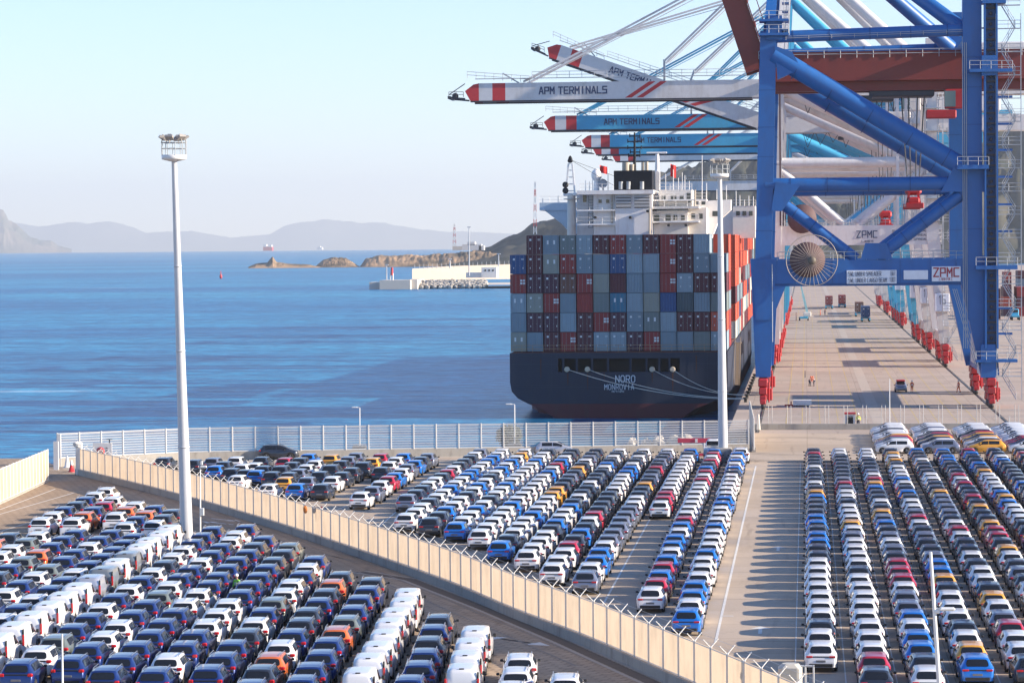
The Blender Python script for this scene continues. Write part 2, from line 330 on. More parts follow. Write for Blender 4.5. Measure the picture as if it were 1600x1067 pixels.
# hills, cliffs and far mountains: each a ridge with its own distance, height and depth
def hill_mat(name,a,b_,sc,c_=None):
    m=mat(name,a,0.95,var=0.0,scale=sc); n=m.node_tree.nodes; b=n['Principled BSDF']; b.inputs['Specular IOR Level'].default_value=0.1
    mx=[x for x in n if x.type=='MIX'][0]; no=[x for x in n if x.type=='TEX_NOISE'][0]; no.inputs['Detail'].default_value=9
    rp=n.new('ShaderNodeMapRange'); rp.inputs[1].default_value=0.42; rp.inputs[2].default_value=0.6
    m.node_tree.links.new(no.outputs['Fac'],rp.inputs[0]); m.node_tree.links.new(rp.outputs[0],mx.inputs['Factor'])
    mx.inputs['A'].default_value=(*a,1); mx.inputs['B'].default_value=(*b_,1); return m
def ridge(name, prof, Y, depth, m, nx=200, ny=40, base=SEA_Z, rough=0.1, front=0.4, seed=1):
    """prof: skyline in photo pixels at distance Y; slopes carry gullies from layered noise"""
    from mathutils import noise as nz
    pts=[A(x,y,Y) for x,y in prof]; xs=[p.x for p in pts]; zs=[p.z for p in pts]; hm=max(zs)-base; W=xs[-1]-xs[0]
    b=MB(); vs=[]; sc=9.0/W
    for j in range(ny+1):
        v=j/ny; shape=min(1,(v/front))**0.8 if v<front else max(0,1-((v-front)/(1-front))**1.6)
        for i in range(nx+1):
            x=xs[0]+W*i/nx; z=float(np.interp(x,xs,zs)); Yv=Y+(v-front)*depth
            f=nz.fractal(Vector((x*sc*1.6+seed*7.3,Yv*sc*1.1,seed)),0.9,2.1,7); g_=abs(nz.fractal(Vector((x*sc*4+seed,Yv*sc*2.2,seed+4)),0.8,2.1,5))
            hh=(z-base)*(shape+ (f*.5-g_*.55)*rough*4*shape*(1.15-shape*.75))
            vs.append((x*Yv/Y,Yv,base-1+max(0,hh+1)*(1 if j not in(0,ny) else 0)))
    nn=nx+1
    b.add(vs,[(j*nn+i,j*nn+i+1,(j+1)*nn+i+1,(j+1)*nn+i) for j in range(ny) for i in range(nx)],0,True)
    return b.build(name,m,kind='structure')
far_m=hill_mat('far_mountain_rock',(0.08,0.09,0.08),(0.12,0.12,0.10),0.0004)
rock_m=hill_mat('rock_headland',(0.08,0.09,0.07),(0.24,0.19,0.15),0.0022)
cliff_m=hill_mat('brown_cliff',(0.12,0.10,0.075),(0.40,0.27,0.17),0.02)
scrub_m=hill_mat('scrub_hillside',(0.035,0.042,0.035),(0.08,0.075,0.06),0.012)
ridge('mountain_range',[(-120,360),(-40,350),(20,346),(60,352),(110,345),(170,343),(185,345),(230,363),(300,361),(360,370),(420,368),(450,352),(510,342),(560,346),(600,345),(640,352),(700,361),(760,363),(850,368),(1000,370),(1200,368)],46500,3000,far_m,seed=3,base=-80)
ridge('headland_rock',[(-260,290),(-60,310),(0,326),(6,330),(14,346),(28,352),(48,371),(80,376),(90,383),(112,389)],28000,1500,rock_m,seed=4,base=-35)
ridge('hill',[(690,408),(720,396),(765,386),(785,372),(808,364),(830,352),(880,338),(930,316),(985,284),(1040,262),(1090,252),(1190,246),(1300,236),(1400,214),(1500,196),(1560,186),(1640,182),(1760,190),(1900,230)],3900,1700,scrub_m,rough=.16,seed=5)
ridge('cliff',[(563,416),(572,404),(600,399),(640,398),(660,399),(690,397),(740,393),(790,396),(840,396),(900,398)],3500,300,cliff_m,rough=.2,front=.2,seed=6)
ridge('skerry',[(388,417),(400,412),(418,410),(426,401),(432,409),(450,412),(480,413),(500,417)],3450,80,cliff_m,seed=8)
ridge('islet',[(493,416),(505,406),(520,402),(540,403),(552,410),(562,417)],3500,120,cliff_m,seed=9)

# painted markings --------------------------------------------------
marks=MB()
def stripe(b,p,q,w,z=0.009,mi=0):
    p=Vector((p[0],p[1]));q=Vector((q[0],q[1])); d=(q-p).normalized(); n_=Vector((-d.y,d.x))*w/2
    b.add([(p.x-n_.x,p.y-n_.y,z),(q.x-n_.x,q.y-n_.y,z),(q.x+n_.x,q.y+n_.y,z),(p.x+n_.x,p.y+n_.y,z)],[(0,1,2,3)],mi)
def pst(b,a,c,w,z=0.009,mi=0): stripe(b,G(*a).xy,G(*c).xy,w,z,mi)
for a,c,w in [((1181,728),(1118,1003),.16),((1016,810),(938,952),.14),((690,735),(585,830),.12),((640,742),(520,800),.12),((115,770),(-10,806),.14),((86,764),(0,796),.14),((0,830),(60,812),.12)]:
    pst(marks,a,c,w)
_x0=G(1272,722).x
for k in range(-1,11): stripe(marks,(_x0+2.6*k+1.22,60),(_x0+2.6*k+1.22,G(1272,724).y),.07)
marks.build('lane_markings',white_line,kind='structure')
# channel along the foot of the dividing fence: dark strip between two pale kerb lines
ch=[G(*p) for p in [(430,865),(560,893),(640,905),(760,952),(880,1003),(1010,1062),(1120,1112)]]
dark_m=mat('drain_channel_dark',(0.13,0.10,0.075),0.9,var=0.3,scale=1.5)
kb=MB(); dk=MB()
for i in range(1,len(ch)-1):
    p,q=ch[i],ch[i+1]; d=(q-p).normalized(); n_=Vector((-d.y,d.x,0))
    stripe(dk,p.xy,q.xy,0.75,0.010)
    for s in (-1,1): stripe(kb,(p+n_*s*.55).xy,(q+n_*s*.55).xy,0.22,0.014)
dk.build('drain_channel',dark_m,kind='structure'); kb.build('channel_edging',mat('edging_concrete',(0.42,0.36,0.29),0.85,var=.2),kind='structure')
ar=MB()
def arrow(px,py,ang,L=3.6):
    c=G(px,py); d=Vector((math.sin(ang),math.cos(ang))); n_=Vector((-d.y,d.x)); z=.011
    a=c.xy-d*L/2; b_=c.xy+d*L*.15
    stripe(ar,a,b_,.22,z); t=c.xy+d*L/2
    ar.add([(*(b_+n_*.6),z),(*t,z),(*(b_-n_*.6),z)],[(0,1,2)])
arrow(1188,984,0.0,3.2); arrow(1216,857,0,3); arrow(792,999,R(-48),4.2); arrow(820,1003,R(132),4.2)
arrow(340,817,R(-50),4.2); arrow(352,812,R(130),4.2)
for x,y in ((948,931),(1128,962)): pst(ar,(x,y),(x+18,y),.25)
ar.build('arrow_markings',white_line,kind='structure')

# quay markings and crane rails
yb=MB(); QY0,QY1=QN+40,2200
for X,w_ in ((-2.6,.15),(-.6,.15),(1.6,.12),(3.9,.12),(6.4,.12),(11.2,.12),(13.8,.15),(16.2,.15),(18.6,.15),(21.0,.15)):
    stripe(yb,(X,QY0),(X,QY1),w_,.010)
yb.build('yellow_lane_lines',yellow_line,kind='structure')
lt=MB(); stripe(lt,(8.9,QN+31),(8.9,QY1),1.5,.012)
lt.build('pale_lane_strip',mat('pale_concrete',(0.43,0.36,0.30),0.85,var=.15,scale=.5),kind='structure')
rl=MB()
for X in (-5.9,24.6): stripe(rl,(X,QN+31),(X,QY1),.5,.012); 
rl.build('rail_trench',mat('rail_trench_dark',(0.09,0.08,0.07),0.8),kind='structure')
rr_=MB()
for X in (-5.9,24.6): rr_.box(X-.05,QN+31,.013,X+.05,QY1,.05)
rr_.build('crane_rail',mat('rail_steel',(0.25,0.23,0.22),0.35,1.0),kind='structure')
# shaded quay face fenders are hidden by the ship

# ================================================================== FENCES
post_m=mat('galvanised_white_post',(0.62,0.60,0.57),0.5,var=.06)
conc_m=weathered('wall_concrete',(0.36,0.33,0.29),(0.14,0.12,0.10),0.85,0.8,0.8,(1,1,.3))
panel_m=mesh_mat('cream_perforated_sheet',(0.60,0.48,0.36),0.94,0.52)
panel_l=mesh_mat('cream_sheet_lit',(0.62,0.50,0.37),0.96,0.3)
wire_m=mesh_mat('pale_wire_mesh',(0.56,0.55,0.53),0.36,0.4)
slat_m=mat('pale_slat',(0.50,0.51,0.52),0.6,var=.04)
def resample(pts, step):
    out=[pts[0].copy()]; i=0; cur=pts[0].copy()
    rem=step
    for a,b in zip(pts,pts[1:]):
        d=(b-a).length; t=0.0
        while d-t>=rem: t+=rem; out.append(a+(b-a)*(t/d)); rem=step
        rem-=d-t
    return out
def fence(name,label,pts,step,h0,h1,wall_w,pm,arms=True,slats=False,group=None,panel_t=.03):
    P=resample(pts,step); root=thing(name,label,'fence',tuple(P[0]),0,group)
    wb=MB()
    for a,b in zip(P,P[1:]): 
        d=(b-a).normalized(); wb.beam(a+Vector((0,0,h0/2-.05)),b+d*.01+Vector((0,0,h0/2-.05)),wall_w,h0+.1)
    if h0>0: wb.build('base_wall',conc_m,root)
    pb=MB(); sb=MB()
    for a,b in zip(P,P[1:]):
        d=(b-a).normalized(); n_=Vector((-d.y,d.x,0))
        p0=a+d*.06; p1=b-d*.06
        vs=[p0+Vector((0,0,h0)),p1+Vector((0,0,h0)),p1+Vector((0,0,h1)),p0+Vector((0,0,h1))]
        pb.add(vs,[(0,1,2,3)])
        for z in ((h0+.05,h1-.05)): pb.beam(p0+Vector((0,0,z)),p1+Vector((0,0,z)),.05,.05,1)
        if slats:
            k=int((h1-h0)/.26)
            for j in range(k): sb.beam(p0+Vector((0,0,h0+.1+j*.26)),p1+Vector((0,0,h0+.1+j*.26)),.025,.05)
    pb.build('mesh_panel',[pm,post_m],root)
    if slats: sb.build('slat_panel',slat_m,root)
    first=None
    for i,p in enumerate(P[:100]):
        if first is None:
            q=MB(); q.bbox((0,0,(h0*.5+h1)/2),(.13,.16,h1-h0*.5+.1),.02)
            if arms:
                d=(P[1]-P[0]).normalized(); n_=Vector((-d.y,d.x,0))
                for s in (-1,1): q.beam((0,0,h1),(n_*s*.42)+Vector((0,0,h1+.42)),.05,.04)
            first=q.mesh('post',[post_m])
        o=bpy.data.objects.new('post',first); link(o,root); o.location=p-P[0]
    if arms:
        for s in (-1,1):
            for kk in (.36,):
                w_=MB()
                for a,b in zip(P,P[1:]):
                    d=(b-a).normalized(); n_=Vector((-d.y,d.x,0)); w_.tube(a+n_*s*kk+Vector((0,0,h1+kk)),b+n_*s*kk+Vector((0,0,h1+kk)),.008,.008,4,caps=False)
                w_.build('barbed_wire',slat_m,root)
    return root,P
def smooth_line(pts,k=8):
    out=[]
    for i in range(len(pts)-1):
        p0=pts[max(0,i-1)];p1=pts[i];p2=pts[i+1];p3=pts[min(len(pts)-1,i+2)]
        for j in range(k):
            t=j/k; out.append(0.5*((2*p1)+(p2-p0)*t+(2*p0-5*p1+4*p2-p3)*t*t+(3*p1-p0-3*p2+p3)*t**3))
    out.append(pts[-1]); return out
mid_fence,MFP=fence('barrier_fence','long cream panel fence on a concrete wall curving between the two car parks',smooth_line(fence_line[1:]),2.4,.55,2.65,.4,panel_m)
fence('boundary_fence','short cream panel fence at the left edge beside the empty road',[G(75,752),G(0,787),G(-80,826)],1.6,0.15,3.1,.3,panel_l,arms=False)
fence('shore_fence','long see-through slatted fence with white posts along the water edge',[G(90,729),G(300,719),G(700,713),G(1178,706)],2.4,.85,3.45,.5,wire_m,arms=False,slats=True)
fence('side_fence','pale fence seen edge-on beside the quay gate, below the blue crane leg',[G(1178,706),Vector((QX+2.6,QN+34,0))],2.4,.5,3.6,.4,panel_l,arms=False)
# gate fence across the quay: low barriers with twin posts
gf=thing('quay_barrier','low concrete barrier line with pairs of thin posts across the quay entrance','barrier',(QX+2.6,QN+36.5,0))
b=MB(); gy=QN+36.5
b.prism([(QX+3,0),(QX+3,.25),(QX+3,.7),(120,.7),(120,0)],gy-.25,gy+.25); b.build('barrier_wall',conc_m,gf)
b=MB(); b.bbox((QX+3.6,gy-1.4,1.0),(.5,1.2,2.0),.1,taper=.5); b.build('end_block',mat('barrier_white_concrete',(0.6,0.56,0.5),.8),gf)
gm=mat('grey_gate_post',(0.45,0.44,0.43),.5)
pm_=None
x=QX+5
while x<60:
    q=MB()
    for s in (-.22,.22): q.tube((x+s,gy,.6),(x+s,gy,2.9),.045,.045,6)
    q.build('post',gm,gf); x+=2.25
b=MB(); b.beam((QX+3,gy,2.3),(60,gy,2.3),.03); b.beam((QX+3,gy,1.5),(60,gy,1.5),.03); b.build('wire',gm,gf)

tm_m=mat('tyre_mark_dark',(0.26,0.21,0.165),0.9,var=.3,scale=.8); tmb=MB()
for cx_,cy_,r_,a0,a1 in ((1240,712,9,200,330),(1215,706,13,190,300),(1300,700,11,170,320),(1225,690,7,20,160)):
    c_=G(cx_,cy_)
    for dr in (0,1.5):
        pts_=[(c_.x+(r_+dr)*math.cos(R(a)),c_.y+(r_+dr)*.9*math.sin(R(a))) for a in range(a0,a1,8)]
        for p_,q_ in zip(pts_,pts_[1:]): stripe(tmb,p_,q_,.2,.0115)
for pa,pb in (((430,850),(640,893)),((300,800),(560,880)),((150,775),(420,850)),((120,760),(300,815)),((560,893),(900,1040))):
    a_=G(*pa).xy;b_=G(*pb).xy; m_=(a_+b_)/2+Vector((random.uniform(-1,1),0))
    for dx in (0,1.5):
        pr=a_
        for t in range(1,9):
            u=t/8; q_=a_*(1-u)**2+m_*2*u*(1-u)+b_*u*u; stripe(tmb,(pr.x+dx,pr.y),(q_.x+dx,q_.y),.16,.0118); pr=q_
tmb.build('tyre_marks',tm_m,kind='structure')
# ================================================================== CARS
def paint(name,col,metal=0.0,rough=.32): return mat('paint_'+name,col,rough,metal,var=.04,scale=.8,coat=.8)
PAINT={'W':paint('white',(.70,.70,.715)),'K':paint('dark_grey',(.028,.036,.055),.3),'B':paint('bright_blue',(.008,.15,.55),.2),'R':paint('crimson',(.40,.012,.035),.1),
 'Y':paint('amber',(.72,.33,.03),.05),'G':paint('silver_grey',(.20,.22,.29),.5),'D':paint('navy',(.008,.030,.155),.35),'O':paint('orange',(.62,.14,.03),.1),'N':paint('sage_grey',(.16,.185,.17),.3),
 'S':paint('silver',(.50,.51,.56),.5),'g':paint('van_grey',(.22,.24,.25),.3)}
CNAME={'W':'white','K':'dark grey','B':'bright blue','R':'crimson','Y':'amber yellow','G':'silver grey','D':'navy blue','O':'orange','N':'sage grey','S':'silver','g':'grey'}
glass=mat('car_glass',(.012,.014,.018),.06,0,var=0,spec=.6)
trim=mat('black_plastic',(.018,.018,.02),.55,var=.1)
tyre=mat('tyre_rubber',(.02,.02,.021),.85); rim=mat('alloy_rim',(.45,.45,.47),.3,.8)
plate_m=mat('plate_holder_grey',(.16,.16,.17),.5)
lampr=mat('tail_lamp_red',(.45,.012,.015),.2,coat=.5); lampw=mat('head_lamp_clear',(.55,.57,.6),.15,.3,coat=.5)
KIND={
 'hatch':dict(top=[(-2.03,.55),(-2.0,.84),(-1.93,.98),(-1.56,1.36),(-1.48,1.425),(-.9,1.455),(-.2,1.46),(.25,1.435),(.42,1.38),(1.2,1.02),(1.45,.95),(1.8,.86),(1.98,.72),(2.03,.55)],
   hw=[(-2.03,.70),(-1.95,.80),(-1.6,.865),(0,.875),(1.4,.865),(1.85,.80),(1.98,.70),(2.03,.60)],rw=[(-2.03,.55),(-1.5,.58),(0,.62),(.7,.60),(1.3,.62),(2.03,.5)],
   belt=[(-2.03,.5),(-2.0,.80),(-1.93,.93),(0,.93),(1.1,.90),(1.45,.87),(1.8,.80),(1.98,.68),(2.03,.5)],wheels=(-1.26,1.29),wr=.325,zb=.20,win=(-1.90,-1.58),ws=(.36,1.17),side=((-1.30,-.22),(-.14,.86))),
 'cross':dict(top=[(-2.05,.62),(-2.02,.95),(-1.95,1.08),(-1.66,1.44),(-1.55,1.52),(-.9,1.56),(-.2,1.56),(.25,1.54),(.42,1.49),(1.2,1.14),(1.45,1.07),(1.85,.97),(2.0,.82),(2.05,.6)],
   hw=[(-2.05,.78),(-1.95,.85),(-1.6,.89),(0,.895),(1.4,.885),(1.85,.82),(2.0,.72),(2.05,.62)],rw=[(-2.05,.58),(-1.5,.62),(0,.65),(.7,.62),(1.3,.64),(2.05,.5)],
   belt=[(-2.05,.6),(-2.02,.92),(-1.95,1.02),(0,1.02),(1.1,.99),(1.45,.96),(1.85,.88),(2.0,.75),(2.05,.6)],wheels=(-1.28,1.30),wr=.345,zb=.26,win=(-1.93,-1.67),ws=(.36,1.17),side=((-1.35,-.22),(-.14,.86))),
 'van':dict(top=[(-2.18,.50),(-2.16,1.1),(-2.12,1.62),(-2.04,1.76),(-1.5,1.81),(0,1.82),(.55,1.78),(.85,1.66),(1.35,1.20),(1.55,1.10),(1.95,.98),(2.14,.80),(2.18,.55)],
   hw=[(-2.18,.82),(-2.1,.86),(-1.5,.885),(1.4,.88),(1.9,.82),(2.14,.72),(2.18,.62)],rw=[(-2.18,.70),(-2.0,.72),(.6,.70),(1.4,.66),(2.18,.5)],
   belt=[(-2.18,.49),(-2.16,1.02),(0,1.05),(1.3,1.04),(1.55,1.0),(1.95,.9),(2.14,.76),(2.18,.5)],wheels=(-1.30,1.38),wr=.33,zb=.22,win=None,ws=(.90,1.34),side=((.18,1.15),)),
}
def car_parts(kind):
    k=KIND[kind]; ip=lambda t,y: float(np.interp(y,[a for a,_ in t],[b for _,b in t]))
    def ring(y):
        zt=ip(k['top'],y);hw=ip(k['hw'],y);rw=ip(k['rw'],y);bz=min(ip(k['belt'],y),zt-.01);zb=k['zb']
        for wy in k['wheels']:
            d=abs(y-wy);q=k['wr']+.06
            if d<q: zb=max(zb,k['wr']*.95+math.sqrt(q*q-d*d)*.98)
        for e in (k['hw'][0][0],k['hw'][-1][0]):
            if abs(y-e)<.12: zb=max(zb,.30)
        z2=max(zb+.06,min(.62,bz-.06)); hgt=zt-bz
        f=min(1,hgt/.35); rx=rw*f+hw*.80*(1-f)
        return [(hw*.93,zb),(hw*.985,min(zb+.1,z2-.03)),(hw,z2),(hw*.975,bz),(hw*.955,bz+min(.02,hgt*.2)),
                (hw*.955+(rx-hw*.955)*.86,bz+hgt*.80),(rx*.97,bz+hgt*.93),(rx*.6,zt-.008*f),(0,zt)]
    ys=set([a for a,_ in k['top']]+[a for a,_ in k['hw']])
    for wy in k['wheels']:
        for d in (0,.14,.26,.34,.40): ys|={round(wy-d,3),round(wy+d,3)}
    ys=sorted(y for y in ys if k['hw'][0][0]<=y<=k['hw'][-1][0])
    b=MB(); vs=[]; N=17
    for y in ys:
        r=ring(y); vs+=[(x,y,z) for x,z in r]+[(-x,y,z) for x,z in r[-2::-1]]
    fs=[(j*N+i,(j+1)*N+i,(j+1)*N+i+1,j*N+i+1) for j in range(len(ys)-1) for i in range(N-1)]
    b.add(vs,fs,0,True); b.add(vs[:N],[tuple(range(N))],0); b.add(vs[-N:],[tuple(range(N-1,-1,-1))],0)
    def S(y,t,s=1,off=.012):
        r=ring(y);i=min(7,int(t));f=t-i;x=r[i][0]*(1-f)+r[i+1][0]*f;z=r[i][1]*(1-f)+r[i+1][1]*f
        dx,dz=r[i+1][0]-r[i][0],r[i+1][1]-r[i][1];L=math.hypot(dx,dz) or 1; nx,nz=dz/L,-dx/L
        slope=(ip(k['top'],y+.03)-ip(k['top'],y-.03))/.06 if t>5.5 else 0
        q=1/math.sqrt(1+slope*slope); return (s*(x+nx*off),y-slope*q*off*(1 if t>5.5 else 0),z+max(nz,0 if t<5.5 else .3)*off*1.2)
    parts=[]
    def top_patch(y0,y1,t0,n=6):
        q=MB();cols=[t0+(8-t0)*i/4 for i in range(5)];row=[];m_=0
        for j in range(n+1):
            u=j/n; y=y0+(y1-y0)*u; e=.35*(abs(2*u-1)**4)
            line=[S(y,min(8,c+e*(1-(c-t0)/(8-t0)))) for c in cols]; line+= [(-a,b_,c_) for a,b_,c_ in line[-2::-1]]; row+=line; m_=len(line)
        q.add(row,[(j*m_+i,(j+1)*m_+i,(j+1)*m_+i+1,j*m_+i+1) for j in range(n) for i in range(m_-1)],0,True); return q
    if k['win']: parts.append(('rear_window',top_patch(k['win'][0],k['win'][1],6.12).mesh('rear_window',[glass]),(0,0,0),False))
    parts.append(('windscreen',top_patch(k['ws'][0],k['ws'][1],6.1).mesh('windscreen',[glass]),(0,0,0),False))
    for s in (1,-1):
        for y0,y1 in k['side']:
            q=MB();row=[];n=5
            for j in range(n+1):
                y=y0+(y1-y0)*j/n; row+=[S(y,t,s) for t in (4.12,4.5,4.98)]
            q.add(row,[(j*3+i,(j+1)*3+i,(j+1)*3+i+1,j*3+i+1)[::s] for j in range(n) for i in range(2)],0,True)
            parts.append(('side_window',q.mesh('side_window',[glass]),(0,0,0),False))
    ye=k['hw'][0][0]; yf=k['hw'][-1][0]
    def tp(nm_,*bx):
        q=MB(); q.bbox(*bx); parts.append((nm_,q.mesh(nm_,[trim]),(0,0,0),False))
    if kind!='van':
        q=MB(); q.bbox((0,ye+.0,.62 if kind=='hatch' else .72),(.50,.03,.11),.01); parts.append(('number_plate',q.mesh('number_plate',[plate_m]),(0,0,0),False))
    if kind=='van':
        tp('bumper',(0,ye,.42),(1.5,.12,.26),.03); tp('plate_recess',(0,ye+.01,1.02),(.55,.05,.09),.02); tp('brake_light',(0,ye+.26,1.80),(.26,.12,.05),.02)
    else: tp('bumper',(0,ye+.03,.40),(1.25,.10,.20),.03); tp('tail_strip',(0,ye+.05,.84 if kind=='hatch' else 1.0),(1.15,.07,.07),.02)
    tp('bumper',(0,yf-.04,.36),(1.2,.12,.2),.03)
    for s in (1,-1):
        q=MB()
        if kind=='hatch': q.bbox((s*.60,ye+.075,.84),(.34,.16,.11),.03)
        elif kind=='cross': q.bbox((s*.72,ye+.13,.97),(.27,.26,.19),.05)
        else: q.bbox((s*.80,ye+.06,1.05),(.12,.16,.62),.03); q.bbox((s*.80,ye+.08,1.5),(.09,.1,.34),.02,1)
        parts.append(('tail_light',q.mesh('tail_light',[lampr,trim]),(0,0,0),False))
        q=MB(); q.bbox((s*.58,yf-.10,.66 if kind=='hatch' else .76),(.32,.16,.12),.03); parts.append(('headlight',q.mesh('headlight',[lampw]),(0,0,0),False))
        zz={'hatch':.98,'cross':1.07,'van':1.16}[kind]
        q=MB(); q.bbox((s*(.97),.72 if kind!='van' else .95,zz),(.16,.13,.13 if kind!='van' else .2),.03); q.bbox((s*.87,.72 if kind!='van' else .95,zz-.04),(.12,.06,.04),.01)
        parts.append(('wing_mirror',q.mesh('wing_mirror',[trim]),(0,0,0),False))
        if kind=='cross':
            q=MB(); q.path([(s*.58,-1.35,1.54),(s*.585,-1.2,1.60),(s*.60,.2,1.595),(s*.60,.38,1.50)],.02,6); parts.append(('roof_rail',q.mesh('roof_rail',[rim]),(0,0,0),False))
    wr=k['wr']; q=MB()
    q.lathe((0,0,0),[(wr*.62,-.10),(wr*.93,-.10),(wr,-.07),(wr,.07),(wr*.93,.10),(wr*.62,.10)],18,0,'x'); 
    tm=q.mesh('tyre',[tyre]); q=MB(); q.lathe((0,0,0),[(.02,-.085),(wr*.62,-.09),(wr*.64,0),(wr*.62,.09),(.02,.085)],14,0,'x')
    for j in range(5):
        t=j*2*math.pi/5; q.beam((.09,0,0),(.09,wr*.6*math.cos(t),wr*.6*math.sin(t)),.05,.03,0)
        q.beam((-.09,0,0),(-.09,wr*.6*math.cos(t),wr*.6*math.sin(t)),.05,.03,0)
    rmz=q.mesh('rim',[rim])
    for wy in k['wheels']:
        for s in (1,-1): parts.append(('wheel',(tm,rmz),(s*(float(ip(k['hw'],wy))-.10),wy,wr),True))
    return b.mesh('body',[PAINT['W']]),parts
CP={k:car_parts(k) for k in KIND}
KL={'hatch':('hatchback','car'),'cross':('crossover','car'),'van':('panel_van','van')}
def make_car(kind,col,x,y,rz,label,group):
    body,parts=CP[kind]; nm,cat=KL[kind]
    r=thing(nm,label,cat,(x,y,.004),rz,group)
    o=bpy.data.objects.new('body',body); link(o,r); o.material_slots[0].link='OBJECT'; o.material_slots[0].material=PAINT[col]
    for n_,me,loc,wh in parts:
        if wh:
            t=bpy.data.objects.new('wheel',me[0]); link(t,r); t.location=loc
            q=bpy.data.objects.new('rim',me[1]); link(q,t)
        else:
            t=bpy.data.objects.new(n_,me); link(t,r); t.location=loc
    return r
def merge_cars(lst,name,label,cat):
    mats=list(PAINT.values())+[glass,trim,tyre,rim,lampr,lampw,plate_m]; mi={m.name:i for i,m in enumerate(mats)}; pk={k:mi[m.name] for k,m in PAINT.items()}
    proto={}
    for kind,(body,parts) in CP.items():
        V=[];Fl=[];Fc=[];M=[];Sm=[];off=0
        for n_,me,loc,wh in [('body',body,(0,0,0),False)]+parts:
            for mm in (me if wh else (me,)):
                nv=len(mm.vertices);co=np.zeros(nv*3,np.float32);mm.vertices.foreach_get('co',co);V.append(co.reshape(-1,3)+np.array(loc,np.float32))
                nl=len(mm.loops);li=np.zeros(nl,np.int32);mm.loops.foreach_get('vertex_index',li);Fl.append(li+off)
                npl=len(mm.polygons);lt_=np.zeros(npl,np.int32);mm.polygons.foreach_get('loop_total',lt_);Fc.append(lt_)
                pm=np.zeros(npl,np.int32);mm.polygons.foreach_get('material_index',pm)
                slot=[-1 if n_=='body' else mi[x.name] for x in mm.materials];M.append(np.array(slot)[pm])
                ss=np.zeros(npl,bool);mm.polygons.foreach_get('use_smooth',ss);Sm.append(ss);off+=nv
        proto[kind]=[np.concatenate(a) for a in (V,Fl,Fc,M,Sm)]
    V=[];Fl=[];Fc=[];M=[];Sm=[];off=0
    for kind,col,x,y,rz in lst:
        v,fl,fc,m_,ss=proto[kind];c,s=math.cos(rz),math.sin(rz)
        V.append(np.stack([v[:,0]*c-v[:,1]*s+x,v[:,0]*s+v[:,1]*c+y,v[:,2]+.004],1));Fl.append(fl+off);Fc.append(fc);M.append(np.where(m_<0,pk[col],m_));Sm.append(ss);off+=len(v)
    V,Fl,Fc,M,Sm=[np.concatenate(a) for a in (V,Fl,Fc,M,Sm)]
    me=bpy.data.meshes.new(name);me.vertices.add(len(V));me.vertices.foreach_set('co',V.astype(np.float32).ravel())
    me.loops.add(len(Fl));me.loops.foreach_set('vertex_index',Fl);me.polygons.add(len(Fc))
    me.polygons.foreach_set('loop_start',np.concatenate([[0],np.cumsum(Fc)[:-1]]).astype(np.int32))
    for m in mats: me.materials.append(m)
    me.polygons.foreach_set('material_index',M.astype(np.int32));me.polygons.foreach_set('use_smooth',Sm);me.update(calc_edges=True)
    o=bpy.data.objects.new(name,me);link(o);tag(o,label,cat,kind='stuff');return o
CARS=[]   # kind, colour, x, y, heading, label, group
ORD=['','first','second','third','fourth','fifth','sixth','seventh','eighth','ninth','tenth','eleventh','twelfth','thirteenth','fourteenth','fifteenth','sixteenth']
def nth(i): return ORD[i] if i<len(ORD) else (f'{i}th' if i%10 not in (1,2,3) or i in (11,12,13) else f"{i}{'st' if i%10==1 else 'nd' if i%10==2 else 'rd'}")
def jit(a): return random.uniform(-a,a)
# --- right lot: nine columns right of the empty lane
HEADY=G(1272,724).y
RC=["KRKKKWKKKWKYBKKKBBKBBKKWWWWWWWKWW","WWKKKKKKGRGWWKWWWYWGWWWWKWWWWWWWWRK","WWWKKKGWRYBKKWKYGBKGWGKRRRWGGBWBBKW","KYWYKWWWBWKBKWWGRWKGKKGBBYKWWWKWYB","BKKWKKKWWKKYGGGGKWRWKKWKWWKYWGRWWK","BKBBKKKRWRKKRKYKKYRRKYWKGKWKBWWKKW","RBKKBKYWWWWBYBWWWKKBKWYKKWGRWWK","KKWBKKKKKBKKWKBBWKGWWYKWRKWK","KRKKKWKBKKGWKKBWKYW","KWKBKKWKYGK"]
for k,s in enumerate(RC):
    X=G(1272,722).x+2.6*k
    for i,c in enumerate(s):
        y=HEADY+2.05-i*4.42+jit(.2); px,py=proj((X,y,.8))
        if px>1640 or py>1100: continue
        CARS.append(['hatch',c,X+jit(.07),y,jit(.018),f"{CNAME[c]} hatchback, {nth(i+1)} from far end, {nth(k+1)} column right of empty lane",'cars in long columns right of the empty lane'])
